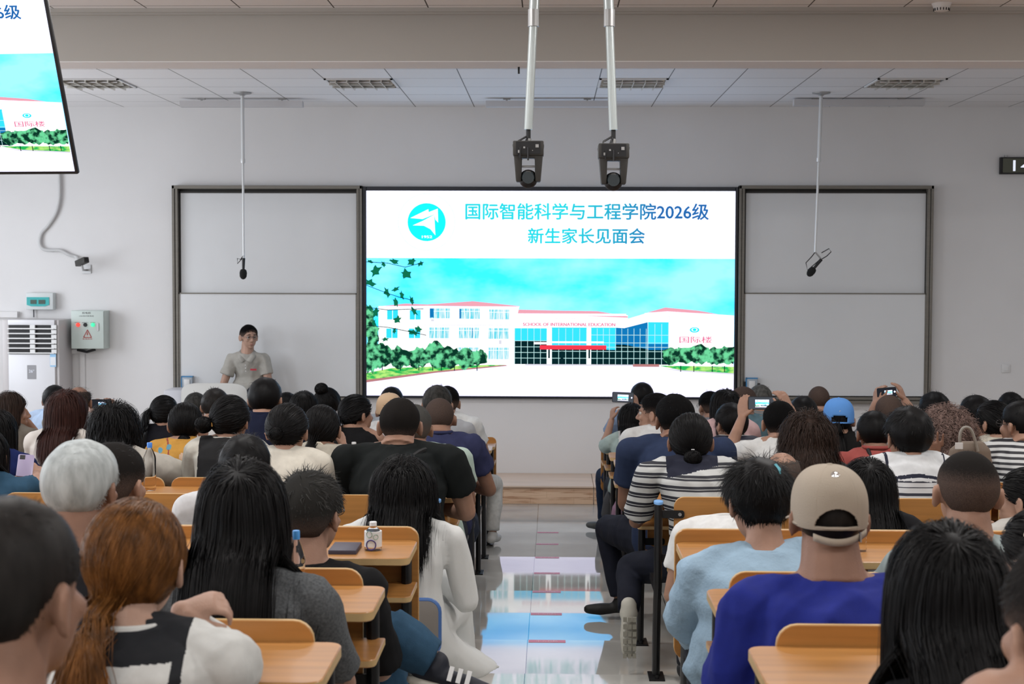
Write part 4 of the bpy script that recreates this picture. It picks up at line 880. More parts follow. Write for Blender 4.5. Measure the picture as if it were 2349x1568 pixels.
            s_ = MB(); s_.lathe((0, 0, 0), [(max(1e-4, .93*rb*math.sin(math.pi*i/9)), -.93*rb*math.cos(math.pi*i/9)) for i in range(10)], 14); chunks.append((V3(s_.v)*V3(st.get('bsq', (1.1, .8, 1.)))+c, V3([f for f in s_.f if len(f) == 4], int), 0))
    o = add_mesh_np('hair', chunks, mats, B)
    if len(mats) > 1:
        at_ = o.data.attributes.new('stubble', 'FLOAT', 'POINT'); v_ = np.ones(len(o.data.vertices), np.float32); v_[:len(stub)] = stub; at_.data.foreach_set('value', v_)
    return o
def glasses(B, Hc, HR, hs, m=None):
    toW = lambda q: tuple(HR @ (V3(q)*hs)+Hc); g = MB()
    for s in (-1, 1):
        ring = [toW((s*(.031+.023*math.cos(a)), .098-.006*abs(math.cos(a)) if False else .100-.10*abs(s*(.031+.023*math.cos(a)))**1.3*2, .008+.017*math.sin(a))) for a in np.linspace(0, 2*math.pi, 15)]
        g.tube(ring, .0013*hs, 5, cap=False); g.tube([toW((s*.053, .092, .012)), toW((s*.075, .06, .012)), toW((s*.081, .0, .012)), toW((s*.080, -.02, -.004))], .0016*hs, 5)
    g.tube([toW((-.008, .101, .012)), toW((.008, .101, .012))], .0014, 5); return g.build('glasses', m or M_dgrey, parent=B, smooth=True)
def person(name_label, px, py, k=None, Y=None, kind='m', hair=None, yaw=0, pitch=0, roll=0, skin='mid', hs=1.08, build=1., shirt=('short', (.5, .5, .5)), pants=(.02, .022, .03),
           near=1., arms='desk', dxh=0., lean=None, glass=False, group='seated audience', fold=.010, vox=None, extra=None, nkl=None, sh=1., stripes=None, twist=0., dy=0., legs=None, shoe=(.02, .02, .022), stand=False, collar=False, shc=None, hands=False, face=False, sleeve=.55, spaint=None, lw=1., category='person', zseat=.445):
    seed = abs(hash_(name_label)) % 9973
    st = dict(hair or {}); th = st.get('thick', .012); yaw_, pit_, rol_ = map(math.radians, (yaw, pitch, roll)); HR = Rz(-yaw_) @ Rx(pit_) @ Ry(rol_)
    Yh = (unitY(k)+.11+.13*build if Y is None else Y)+dy; tz = tread(Yh+.05) if not stand else SH
    nkl = nkl if nkl is not None else (.035 if (k or 0) >= 10 else -.025)
    fem = kind == 'f'; toplocal = (CC[2]+CR[2]+(th if st.get('kind') not in ('bald',) else 0))*hs
    # choose the depth of the head along its sight line so that the torso keeps its length
    best = None; Lt = {'m': .53, 'f': .505}[kind]; hipz = tz+(zseat+.09) if not stand else tz+.86
    for dyy in (np.arange(-.12, .42 if (lean or 0) < .2 else .34, .01) if not stand else np.arange(-.3, .02, .01)):
        tp = at(px, py, Y=Yh+dyy); Hc = tp-V3((0, 0, toplocal)); N_ = Hc+HR @ V3((0, -.035, -.062))*hs+V3((0, -.028, -.030-nkl)); P_ = V3((Hc[0]+dxh, Yh, hipz))
        e = abs(np.linalg.norm(N_-P_)-Lt)+.6*abs(dyy-(.08 if lean is None else lean))
        if best is None or e < best[0]: best = (e, dyy, Hc, N_, P_)
    _, dyy, Hc, N_, P_ = best; root = V3((P_[0], P_[1], tz))
    Hc = Hc-root; N_ = N_-root; P_ = P_-root; tw_ = math.radians(twist); sx = Rz(-tw_) @ V3((1., 0, 0)); sxh = Rz(-tw_*.4) @ V3((1., 0, 0)); up = nrm(N_-P_); fw = nrm(np.cross(up, sx)); 
    wS = (.185 if not fem else .165)*sh; bw = build*(1. if not fem else .92)
    S_ = Solid(); vox = vox or (.0075 if near > 1 else .010)
    # ---- torso
    def spine(t): return P_+(N_-P_)*t-fw*.045*math.sin(math.pi*min(max(t, 0), 1))
    prof = [(-.16, .15, .10), (-.05, .178 if fem else .165, .125), (.15, .165, .125), (.4, .145 if fem else .15, .112), (.62, .162, .12), (.8, .172, .112), (.9, .145, .092), (.97, .085, .07), (1.03, .058, .058)]
    def torso(Sd, inf, top=9, bb=1., skirt=0.):
        rs = []
        for t, a, b in prof:
            if t > top: break
            c = spine(t); kx = bw*bb if t < .75 else (bw*bb+1)/2; rs.append((c+up*0, sx*(a*kx+inf), fw*(b*kx+inf)))
        Sd.rings(rs, 20)
    torso(S_, -.012)
    shp = {}
    for s in (-1, 1):
        p = N_-up*.075+sx*s*wS-fw*.015
        if shc and s in shc: p = p+V3(shc[s])
        shp[s] = p
        S_.limb([N_-up*.02+sx*s*.03, N_-up*.038+sx*s*wS*.55, p], [.044, .042, .046], 12)
    # ---- neck and head
    hw = lambda q: HR @ (V3(q, float)*hs)+Hc
    nk = (.062 if build < 1.12 else .067) if not fem else .049
    S_.limb([N_-up*.02, (N_+hw((0, -.028, -.05)))/2, hw((0, -.022, -.035))], [nk*1.2*bw**.5, nk*1.04*bw**.3, nk*1.0], 14, caps=False)
    if not fem: S_.limb([N_-up*.01-fw*.02, hw((0, -.06, -.055))], [nk*.8, nk*.7], 12)
    S_.ell(hw(CC), CR*hs, HR, 16); S_.ell(hw((0, .028, -.028)), V3((.060, .064, .078))*hs, HR, 12); S_.ell(hw((0, .062, -.088)), V3((.026, .020, .018))*hs, HR, 8)
    S_.ell(hw((0, .03, -.075)), V3((.042 if fem else .043, .045, .03))*hs, HR, 8)
    for s in (-1, 1):
        S_.ell(hw((s*.038, .064, -.022)), V3((.02, .02, .019))*hs, HR, 8)
        R2 = HR @ Rz(s*.45) @ Rx(.15); c = hw((s*.083, -.010, -.008)); S_.ell(c, V3((.0085, .020, .032))*hs, R2, 8)
        S_.limb([c+R2 @ V3((s*.003, .010, -.005))*hs]+[c+R2 @ V3((s*.004, -.016*math.sin(a)*1.05, .029*math.cos(a)))*hs for a in np.linspace(-.5, 2.7, 8)], [.0068*hs]*9, 6)
    S_.limb([hw((0, .088, .014)), hw((0, .100, -.012)), hw((0, .108, -.026))], [.008*hs, .010*hs, .0125*hs], 8)
    for s in (-1, 1): S_.ell(hw((s*.011, .098, -.031)), V3((.008, .009, .007))*hs, HR, 6)
    if face:
        S_.limb([hw((-.042, .074, .024)), hw((-.018, .087, .024)), hw((0, .087, .021)), hw((.018, .087, .024)), hw((.042, .074, .024))], [.007*hs]*5, 8)
    S_.limb([hw((-.021, .083, -.0585)), hw((0, .0935, -.0565)), hw((.021, .083, -.0585))], [.004*hs, .006*hs, .004*hs], 8)
    S_.limb([hw((-.017, .083, -.067)), hw((0, .0915, -.0675)), hw((.017, .083, -.067))], [.004*hs, .0062*hs, .004*hs], 8)
    # ---- arms
    A = {}
    def lc(x, y, z): return P_*0+V3((P_[0], P_[1], 0))+V3((x, y, z))
    dz = .775+.0
    base = {'desk': {s: (shp[s]+V3((s*.05, .16, -.24)), V3((shp[s][0]-s*.06, .44, dz-.03))) for s in (-1, 1)},
            'lap': {s: (shp[s]+V3((s*.055, .06, -.27)), V3((P_[0]+s*.07, .30, .60))) for s in (-1, 1)},
            'fold': {s: (shp[s]+V3((s*.08, .18, -.2)), V3((P_[0]-s*.08, .36, dz))) for s in (-1, 1)}}
    am = dict(base.get(arms if isinstance(arms, str) else 'desk')); ov = arms if isinstance(arms, dict) else {}
    for s in (-1, 1):
        el, wr = am[s]; hd = None; hu = V3((0, 0, 1.)); cu = .5; sp_ = 1.; th_ = 1.
        if s in ov:
            o_ = ov[s]; 
            if 'e' in o_: el = at(o_['e'][0], o_['e'][1], Y=Yh+o_['e'][2])-root
            if 'w' in o_: wr = at(o_['w'][0], o_['w'][1], Y=Yh+o_['w'][2])-root
            if 'el' in o_: el = shp[s]+V3(o_['el'])
            if 'wl' in o_: wr = shp[s]+V3(o_['wl'])
            hd = o_.get('d'); hu = V3(o_.get('up', (0, 0, 1.))); cu = o_.get('curl', .5); sp_ = o_.get('spread', 1.); th_ = o_.get('thumb', 1.)
        if hd is None: hd = nrm(wr-el)*V3((1, 1, .2))
        fem_s = .88 if fem else 1.; ra = (.046 if not fem else .040)*bw**.6
        S_.limb([shp[s], shp[s]*.5+el*.5, el], [ra*1.12, ra, ra*.82], 12); S_.limb([el, el*.6+wr*.4, wr], [ra*.86, ra*.84, .026*fem_s], 12)
        hand(S_, wr, V3(hd, float), hu, o_.get('side', -s) if s in ov else -s, cu, .95*fem_s, sp_, th_); A[s] = (el, wr)
    # ---- legs
    K = {}
    for s in (-1, 1):
        hp = P_+sxh*s*.085-V3((0, 0, .02))
        if stand: kn, an = hp+V3((0, -.05, -.40)), V3((hp[0], 0, .08))
        else:
            kn = V3((P_[0]+s*.12, .46, zseat+.055)); an = V3((P_[0]+s*.11, .50, .08))
            if legs and s in legs:
                kk = legs[s]
                fx = lambda q: at(q[1], q[2], Y=q[3])-root if q[0] == 'p' else V3(q)
                if kk[0] is not None: kn = fx(kk[0])
                if kk[1] is not None: an = fx(kk[1])
        K[s] = (hp, kn, an, (legs[s][2] if legs and s in legs and len(legs[s]) > 2 else V3((s*.08, 1., 0)))); S_.limb([hp, hp*.5+kn*.5, kn], [.08*bw, .07*bw, .052], 12); S_.limb([kn, kn*.6+an*.4, an], [.05, .048, .031], 12)
        fd = nrm(K[s][3]); dn = nrm(an-kn); dn = nrm(dn-np.dot(dn, fd)*fd)
        if legs and s in legs and len(legs[s]) > 3: dn = nrm(V3(legs[s][3], float)); dn = nrm(dn-np.dot(dn, fd)*fd)
        K[s] = K[s]+(dn,); S_.limb([an+dn*.02-fd*.02, an+fd*.06+dn*.042, an+fd*.12+dn*.048], [.026, .024, .02], 10)
    ms = [M_skin[skin], M_lips]
    def paint(co, nr, me):
        if not face: return None
        q = (co-Hc) @ HR/hs; lipv = (np.abs(q[:, 0]) < .02) & (q[:, 1] > .08) & (q[:, 2] < -.0525) & (q[:, 2] > -.0725)
        mi = np.zeros(len(me.polygons), np.int32)
        for p in me.polygons:
            if all(lipv[v] for v in p.vertices): mi[p.index] = 1
        me.polygons.foreach_set('material_index', mi); return None
    B = fuse('person', S_, .0055 if (hands or face) else vox, 2, ms, post=paint, label=name_label, cat=category, group=group); B.location = root
    # ---- clothes
    T = Solid(); sl, scol = shirt[0], shirt[1]; M_sh = shirt[2] if len(shirt) > 2 else mat('cloth_%d' % (hash_(str(scol)) % 99999), scol, .85, spec=.2, noise=(30, .07, 3), bump=(700, .25))
    torso(T, .010, top=.98); T.rings([(spine(.93), sx*.112, fw*.092), (spine(.965), sx*.098*bw**.4, fw*.084*bw**.4), (spine(1.005), sx*.088*bw**.4, fw*.079*bw**.4)], 18)
    if sl != 'tank':
        for s in (-1, 1): T.limb([N_-up*.035+sx*s*.03, N_-up*.05+sx*s*wS*.6, shp[s]], [.058, .060, .062], 12)
    else:
        for s in (-1, 1): T.limb([N_-up*.03+sx*s*.04, N_-up*.045+sx*s*wS*.62], [.04, .045], 12)
    ra = (.046 if not fem else .040)*bw**.6
    for s in (-1, 1):
        el, wr = A[s]
        if sl == 'short':
            e = shp[s]+(el-shp[s])*sleeve; ax = nrm(el-shp[s]); T.limb([shp[s], shp[s]*.4+e*.6, e], [ra*1.12+.016, ra+.020, ra+.024], 14, caps=False); T.ell(shp[s], (ra+.019,)*3)
        elif sl == 'long':
            T.ell(shp[s], (ra+.019,)*3); T.limb([shp[s], shp[s]*.5+el*.5, el], [ra+.02, ra+.018, ra+.014], 14); w2 = el+(wr-el)*.86; T.limb([el, el*.5+w2*.5, w2], [ra+.013, ra+.008, .036], 14, caps=True)
        elif sl == 'puff':
            T.ell(shp[s], (ra+.016,)*3); T.limb([shp[s], shp[s]*.5+el*.5, el], [ra+.024, ra+.034, ra+.036], 14); w2 = el+(wr-el)*.7; T.limb([el, el*.5+w2*.5, w2], [ra+.034, ra+.028, .034], 14)
    if stand: T.rings([(P_+V3((0, 0, z)), sx*(.165*bw+.02), fw*(.12*bw+.02)) for z in (-.12, .0, .1)], 20)
    fo = folds(fold, seed); smats = M_sh
    if spaint:
        smats = [M_sh]+spaint[1]
        def fo(co, nr, me, f=folds(fold, seed)):
            np_ = len(me.polygons); ce = np.empty(np_*3); me.polygons.foreach_get('center', ce); ce = ce.reshape(-1, 3)-N_
            q = np.stack([ce @ sx, ce @ fw, ce @ up], 1); me.polygons.foreach_set('material_index', spaint[0](q).astype(np.int32)); return f(co, nr, me)
    sc_ = fuse('shirt', T, (.010 if near <= 1 else .0085) if not spaint else (.007 if near < 2.5 else .0045), 4, smats, B, post=fo)
    # neckline rib
    nb = MB(); nc = spine(.99); rx_, ry_ = .084*bw**.4, .075*bw**.4
    R_n = [tuple(nc+up*(.0 if not collar else .012)+sx*rx_*.86*math.cos(a)+fw*(ry_*.86*math.sin(a))-up*.02*max(0, math.sin(a))) for a in np.linspace(0, 2*math.pi, 25)]
    if sl != 'tank' or True:
        nb.tube(R_n, .0085 if not collar else .011, 8, cap=False); nb.build('collar', shirt[3] if len(shirt) > 3 else M_sh, parent=B, smooth=True)
    Pn = Solid(); Mp = mat('trousers_%d' % (hash_(str(pants)) % 99999), pants, .85, spec=.2, noise=(40, .1, 3), bump=(500, .25))
    Pn.rings([(P_-up*.07, sxh*(.16*bw), fw*.11), (P_+up*.0, sxh*(.17*bw+.006), fw*(.125*bw+.004)), (P_+up*.06, sxh*(.165*bw), fw*(.12*bw))], 18)
    for s in (-1, 1):
        hp, kn, an = K[s][:3]; end = kn+(an-kn)*.93; Pn.limb([hp, hp*.5+kn*.5, kn], [.095*bw, .085*bw, .068], 14); Pn.limb([kn, kn*.5+end*.5, end], [.066*lw, .062*lw, .054*lw], 14, caps=False)
    fuse('trousers', Pn, .012 if near <= 1 else .009, 3, Mp, B, post=folds(.006, seed+3))
    for s in (-1, 1):
        _, kn, an, fd, dn = K[s]; fd = nrm(fd); sh_ = Solid()
        sh_.limb([an+dn*.035-fd*.045, an+dn*.04+fd*.03, an+dn*.048+fd*.11, an+dn*.05+fd*.175], [.038, .035, .042, .033], 14, flat=.8); sh_.limb([an, an+dn*.03], [.042, .045], 12)
        c = shoe if not isinstance(shoe, dict) else shoe[s]
        fuse('shoe', sh_, .010, 2, mat('shoe_%d' % (hash_(str(c)) % 99999), c, .6), B)
    # ---- hair, glasses, eyes
    tc = spine(.55)+fw*0; tr = V3((.185*sh*bw**.3, .135*bw**.6+.012, .245))
    if st: make_hair(B, Hc, HR, hs, st, near, (tc, tr), seed, skin)
    if glass: glasses(B, Hc, HR, hs, glass if glass is not True else None)
    if face:
        for s in (-1, 1):
            m_ = MB(); c = hw((s*.031, .0745, .006)); rr = .0122*hs
            m_.lathe((0, 0, 0), [(max(1e-4, rr*math.sin(math.pi*i/10)), -rr*math.cos(math.pi*i/10)) for i in range(11)], 14, 0)
            RR = HR @ Rz(math.radians(0)) @ Rx(math.radians(-90)); m_.v = [tuple(RR @ V3(p)+c) for p in m_.v]
            fc = [V3([m_.v[i] for i in f]).mean(0) for f in m_.f]; dirf = HR @ V3((0, 1., -.05))
            m_.m = [1 if np.dot(nrm(q-c), dirf) > .80 else 0 for q in fc]; m_.build('eye', [mat('eye_white', (.6, .56, .52), .25), mat('iris', (.02, .012, .01), .15)], parent=B, smooth=True)
            e = MB(); e.tube([hw((s*(.031+t*.019), .095-abs(t+.1)*.009-(.004 if t > 0 else 0), .012-.005*t*t)) for t in np.linspace(-1, 1, 6)], [.001, .0022, .0026, .0026, .0022, .001], 6); e.build('eyelid', mat('lash', (.05, .03, .025), .6), parent=B, smooth=True)
            b = MB(); b.tube([hw((s*(.033+t*.021), .0965-abs(t+.2)*.013, .031+.003*(1-t*t)-.002*t)) for t in np.linspace(-1, 1, 7)], [.0012, .003, .0036, .0036, .003, .0022, .001], 6); b.build('eyebrow', HC['black'], parent=B, smooth=True)
    info = dict(B=B, Hc=Hc, HR=HR, hs=hs, root=root, N=N_, P=P_, up=up, fw=fw, sx=sx, A=A, sh=shp, hw=hw, K=K, spine=spine)
    if extra: extra(info)
    return info
def hash_(s):
    h = 5381
    for c in s: h = (h*33+ord(c)) & 0x7fffffff
    return h
# ================================================================ hand-held and worn things
def local(info, p): return V3(p)-info['root']
def phone(px, py, Y, w=.155, tilt=0, lab='', pitch=0, dark=False, yaw=0):
    c = at(px, py, Y=Y); r = empty('phone', c, lab, 'phone', 'phones held up to film'); r.rotation_euler = (math.radians(pitch), math.radians(tilt), math.radians(yaw)); h = w*.48
    MB().prism(rrect(-w/2, -h/2, w/2, h/2, .009), 1, -.004, .004).build('case', M_black, parent=r, bevel=.0015, segs=1)
    MB().bb((-w/2+.004, -.0048, -h/2+.004), (w/2-.004, -.0041, h/2-.004)).build('screen_glass', emat('lit_dim', (95, 100, 108), .6) if not dark else emat('lit_dark2', (50, 52, 60), .6), parent=r)
    display(r, (0.0 if not dark else .01, -.0052, -.002), w*(.50 if not dark else .4)/SWm)
    MB().tube([(w*.40, -.0049, 0), (w*.40, -.0056, 0)], .006, 10).build('shutter_button', emat('lit_white', (255, 255, 255), 1.25), parent=r); return r
def cap(info, m, back=True, nm='cap', brim=True, fine=1):
    B, hw, HR, hs = info['B'], info['hw'], info['HR'], info['hs']; th = .014
    nu, nv = 48*fine, 22*fine; vs = []; fs = []; mi = []
    c0 = CC+V3((0, .0, .004)); e = CR+V3((th, th+.004, th+.006))
    for j in range(nv+1):
        v = .02+(math.pi*.60-.02)*j/nv
        for i in range(nu):
            u = 2*math.pi*i/nu; d = V3((math.sin(v)*math.cos(u), math.sin(v)*math.sin(u), math.cos(v))); k = 1/(abs(d[0])**2.5+abs(d[1])**2.5+abs(d[2])**2.5)**.4*.985-.006*(abs(math.sin(u*3)) < .04)
            vs.append(hw(c0+d*e*k))
    for j in range(nv):
        for i in range(nu):
            u = 2*math.pi*(i+.5)/nu-1.5*math.pi; u = (u+math.pi) % (2*math.pi)-math.pi; v = .02+(math.pi*.60-.02)*(j+.5)/nv
            hole = back and (u/.60)**2+((v-1.88)/.46)**2 < 1 and v < 1.82
            if not hole: fs.append((j*nu+i, j*nu+(i+1) % nu, (j+1)*nu+(i+1) % nu, (j+1)*nu+i))
    b = MB(); b.add(vs, fs); o = b.build(nm, m, parent=B, smooth=True); q = o.modifiers.new('t', 'SOLIDIFY'); q.thickness = .004; q.offset = -1
    t = MB(); t.tube([hw(c0+V3((0, 0, e[2]*.985-.001))), hw(c0+V3((0, 0, e[2]*.985+.003)))], [.009, .006], 12); t.build('top_button', m, parent=o)
    s = MB(); band = [hw(c0+V3((math.sin(v0)*math.cos(a)*e[0]*1.01, math.sin(v0)*math.sin(a)*e[1]*1.01, math.cos(v0)*e[2]))) for a in np.linspace(0, 2*math.pi, 40) for v0 in (math.pi*.59,)]; s.tube(band, .0045, 6, cap=False); s.build('band', m, parent=o, smooth=True)
    if brim:
        p = MB(); n = 14; o1 = [hw(c0+V3((e[0]*.95*math.cos(a), e[1]*.80*math.sin(a)+.015, -.024))) for a in np.linspace(.25, math.pi-.25, n)]; o2 = [hw(c0+V3((e[0]*1.0*math.cos(a), e[1]*.9*math.sin(a)+.085, -.040))) for a in np.linspace(.25, math.pi-.25, n)]
        p.add(o1+o2, [(i, i+1, n+i+1, n+i) for i in range(n-1)]); w = p.build('visor', m, parent=o, smooth=True); q = w.modifiers.new('t', 'SOLIDIFY'); q.thickness = .004
    return o, c0, e
def strap(info, pts, r, m, nm='bag_strap', flat=True):
    """pts in (lateral, forward, up) from the neck base"""
    P = [info['N']+info['sx']*a+info['fw']*b+info['up']*c for a, b, c in pts]; return MB().tube(smooth_path(P), r, 6).build(nm, m, parent=info['B'], smooth=True)
S1 = dict(kind='short', col='black', len=.028, n=1500)
def hr(kind, **k): d = dict(kind=kind); d.update(k); return d

M_rib = mat('sock_rib', (.02, .02, .022), .8)
W1, W2, CR1 = (.62, .62, .61), (.66, .67, .66), (.55, .50, .42)
P = person
# ---------------------------------------------------------------- left block, front to back
P('man whose short black hair shows just above the beige cap', 899, 886, k=1, hair=S1, shirt=('short', (.3, .32, .35)), yaw=0)
P('man with greying short hair just before the white lectern, left of its middle', 449, 899, k=1, hair=hr('short', col='pepper', len=.025, n=1500), shirt=('short', (.4, .42, .45)))
P('woman with dark hair mostly hidden beside the tall navy collared man', 658, 899, k=1, kind='f', hair=hr('pony', len=.2, n=900), shirt=('short', (.1, .1, .12)), dxh=.02)
P('man with black hair and a pale blue shirt, behind the red-brown haired woman', 126, 882, k=1, hair=hr('short', len=.032, n=1500), shirt=('long', (.45, .58, .78)), arms='desk')
P('balding man with wispy hair filming with a dark phone at left', 181, 884, k=2, hair=hr('ring', col='soft', len=.05, n=1500, thick=.008, mess=.4), skin='tan', shirt=('short', (.25, .24, .22)), hands=True, lean=.05,
  arms={-1: dict(e=(190, 1000, .18), w=(207, 948, .30), d=(.1, .2, 1), up=(-.6, -.6, .2), curl=.7, side=1), 1: dict(e=(268, 985, .15), w=(258, 945, .30), d=(-.2, .2, 1), up=(.6, -.6, .2), curl=.7, side=-1)})
phone(232, 926, unitY(2)+.17+.33, lab='dark phone held sideways above the wavy black hair at left', dark=True, w=.15)
P('woman with black hair in two loose lumps right of the tall navy collared man', 750, 888, k=2, kind='f', hair=hr('bun', n=1300, tie=(-.02, -.06, .10), rb=.045, thick=.02), shirt=('short', (.3, .3, .33)))
def beige(i): cap(i, mat('cap_beige', (.62, .43, .27), .8, bump=(300, .2)), back=False)
P('person in a floppy beige cap and white top', 893, 905, k=2, kind='f', hair=hr('short', len=.03, n=500, thick=.008), shirt=('short', W1), extra=beige)
P('man in white tee and white shorts at the aisle end, second seat row', 1026, 884, k=2, hair=hr('short', len=.028, n=1500, fade=.01), glass=True, shirt=('short', W2), build=1.1, sh=1.1, pants=(.6, .6, .58), skin='mid', shoe=(.6, .6, .58),
  legs={1: ((.345, .50, .49), (.33, .42, .10), (.2, 1, 0))}, arms={1: dict(el=(.09, .10, -.27), wl=(.0, .36, -.28))})
P('woman with a low black ponytail and black top before the lectern', 377, 906, k=3, kind='f', hair=hr('pony', len=.22, n=1300, tie=(-.075, -.07, .025), tdir=(-.6, -.5, .1)), shirt=('short', (.008, .008, .012)))
P('man with short dark hair and white shirt in front of the lectern', 494, 889, k=3, hair=hr('short', col='soft', len=.032, n=1500, mess=.3), shirt=('long', W1))
P('person with rounded dark hair between the navy collared man and the white whiteboard', 697, 896, k=3, kind='f', hair=hr('bob', len=.16, n=1300, vol=.006), shirt=('short', (.08, .08, .09)))
def clipL(i):
    hw = i['hw']; m = MB()
    for q in ((-.07, -.06, .03), (-.078, -.04, .015), (-.06, -.075, .0), (-.072, -.055, -.015)): m.box(hw(q), (.014, .014, .014))
    m.build('hair_clip', M_white, parent=i['B'])
P('woman in profile at far left resting chin on hand, grey-brown top', 24, 898, k=4, kind='f', yaw=62, hair=hr('long', len=.36, n=1400, col='dark', part=.0), skin='mid', shirt=('short', (.17, .15, .125)), hands=True, extra=clipL,
  arms={1: dict(e=(92, 1010, .3), w=(62, 965, .24), d=(-.3, -.1, 1), curl=.9, side=1, up=(.6, .3, 0))})
P('woman with a curly low ponytail and black sleeveless top, face turned right', 819, 904, k=4, kind='f', yaw=48, hair=hr('pony', len=.24, n=1500, tie=(-.025, -.105, -.012), tdir=(-.3, -1, 0), flare=.3), skin='mid', shirt=('tank', (.008, .008, .009)), build=1.15, sh=1.05)
P('man with greying swept hair and glasses behind the buzz-cut man', 1004, 882, k=4, hair=hr('short', col='pepper', len=.04, n=1700, mess=.22), glass=True, shirt=('short', (.35, .36, .38)), yaw=5)
red_branch = [mat('print_red', (.25, .04, .03), .8), mat('print_blue', (.10, .26, .34), .8), mat('print_pale', (.6, .42, .3), .8)]
def floral(q):
    r = np.zeros(len(q)); x, z = q[:, 0], q[:, 2]
    r[np.abs(x+.085+.03*np.sin(z*22)) < .006] = 1
    for a, b in ((-.11, -.06), (-.06, -.04), (-.13, -.13), (-.05, -.15), (-.10, -.2), (.09, -.2), (-.14, -.22)): r[(x-a)**2+(z-b)**2 < .015**2] = 2
    for a, b in ((.03, -.09), (.02, -.2), (.1, -.05)): r[(x-a)**2+(z-b)**2 < .02**2] = 3
    return r
P('woman in a mustard shirt printed with blue flowers, hair in a low bun', 426, 922, k=5, kind='f', hair=hr('bun', n=1400, tie=(.01, -.075, -.055), rb=.036), shirt=('puff', (.52, .27, .055)), hands=True, spaint=(floral, red_branch),
  arms={1: dict(e=(462, 1045, .22), w=(466, 1010, .24), d=(-.2, .1, 1), curl=1., side=1, up=(.5, -.5, 0))})
P('tall man in a navy collared shirt before the speaker', 609, 864, k=5, hair=hr('short', len=.028, n=1900, thick=.016), shirt=('short', (.008, .011, .03)), collar=True, skin='mid', sh=1.05, yaw=4)
P('buzz-cut man in a navy collared shirt, elbow on the aisle desk', 1008, 912, k=5, hair=hr('buzz', len=.005, n=1500, thick=.004, col='soft', fade=.3), skin='tan', build=1.12, sh=1.05, shirt=('short', (.030, .034, .085)), collar=True, arms={1: dict(el=(.10, .12, -.27), wl=(-.05, .36, -.27))})
P('woman with straight red-brown hair and a cream blouse', 152, 895, k=5, kind='f', hs=1.12, hair=hr('long', col='redbrown', len=.30, n=2000, vol=.02, thick=.016, nape=-.05), shirt=('long', CR1, None or mat('blouse_cream', (.56, .52, .48), .8)))
P('woman with big wavy black hair and loose cream sleeves', 262, 926, k=6, kind='f', hair=hr('curly', len=.33, n=1700, wave=.014, freq=13, vol=.035, thick=.022, mess=.05), shirt=('puff', (.5, .47, .42)), arms={1: dict(e=(408, 1085, .1), w=(345, 1080, .38)), -1: dict(el=(-.12, .15, -.25), wl=(.0, .4, -.25))})
def vest(q): return (np.abs(q[:, 0]) < .135).astype(float)
def clipG(i): MB().box(i['hw']((-.055, -.105, -.005)), (.012, .012, .02)).build('hair_clip', mat('gold', (.6, .42, .15), .3, metal=1), parent=i['B'])
P('woman with a black side bun, black vest and cream lace sleeves', 530, 905, k=6, kind='f', yaw=12, hair=hr('bun', n=1700, tie=(-.075, -.085, .0), rb=.042, thick=.018), skin='mid', shirt=('puff', (.55, .53, .47)), spaint=(vest, [mat('vest_black', (.006, .006, .007), .9)]), extra=clipG)
def scr(i): MB().tube([i['hw'](( .018*math.cos(a)-.0, -.106, -.075+.018*math.sin(a))) for a in np.linspace(0, 6.28, 12)], .009, 6).build('scrunchie', mat('scrunchie', (.62, .56, .46), .8), parent=i['B'], smooth=True)
def bangle(i):
    scr(i); el, wr = i['A'][1]; d = nrm(wr-el); u = nrm(np.cross(d, (0, 0, 1.))); w = np.cross(d, u); m = MB()
    for t in (.02, .035): m.tube([wr-d*t+(u*math.cos(a)+w*math.sin(a))*.032 for a in np.linspace(0, 6.28, 14)], .004, 5)
    m.build('bracelet', M_black, parent=i['B'])
P('woman with a cream scrunchie low ponytail, beige shirt and hand at her face', 738, 928, k=6, kind='f', hair=hr('pony', len=.19, n=1700, tie=(-.03, -.095, -.065), tdir=(0, -1, -.6)), shirt=('short', (.40, .37, .31)), hands=True, extra=bangle, pitch=-4,
  arms={1: dict(e=(815, 1075, .28), w=(787, 1020, .27), d=(-.45, .1, .9), curl=.9, side=1, up=(.5, -.4, .3))})
P('grey-haired man in a pale green tee, half hidden behind the big black tee', 950, 926, k=6, hair=hr('short', col='grey', len=.022, n=1500, fade=.02), skin='tan', shirt=('short', (.42, .52, .46)), build=1.1, sh=1.2, dxh=.08)
P('woman with long black hair in a navy top at the far left edge', -8, 940, k=6, kind='f', hair=hr('long', len=.33, n=1700), shirt=('long', (.008, .016, .085)), sh=1.1)
def bagc(i): pass
P('woman with gathered black hair and a cream blouse left of the big black tee', 660, 924, k=7, kind='f', yaw=8, hair=hr('bun', n=1800, tie=(-.01, -.105, .01), rb=.03, thick=.014), skin='mid', shirt=('short', (.62, .58, .50)), build=1.12, sh=1.08)
def buckle(i):
    strap(i, [(.17, .02, -.02), (.10, -.085, -.03), (.0, -.135, -.12), (-.12, -.14, -.26), (-.17, -.09, -.40)], .011, mat('strap_black', (.01, .01, .011), .7))
    c = i['N']+i['sx']*.03-i['fw']*.148+i['up']*(-.095); a = nrm(i['sx']*.6+i['up']*.8); b = nrm(np.cross(a, i['fw'])); L = [c+a*x*.028+b*y*.013 for x, y in ((-1, -1), (1, -1), (1, 1), (-1, 1), (-1, -1))]
    MB().tube(L, .0022, 6).build('strap_buckle', M_chrome, parent=i['B'])
P('big man in a black tee with a crossbody strap buckle on his back', 918, 911, k=7, hair=hr('short', col='soft', len=.014, n=2200, fade=-.02, thick=.010), skin='mid', build=1.32, sh=1.32, hs=1.12, shirt=('short', (.008, .010, .010)), extra=buckle, near=1.5, arms={1: dict(el=(.07, .12, -.26), wl=(-.1, .34, -.26))})
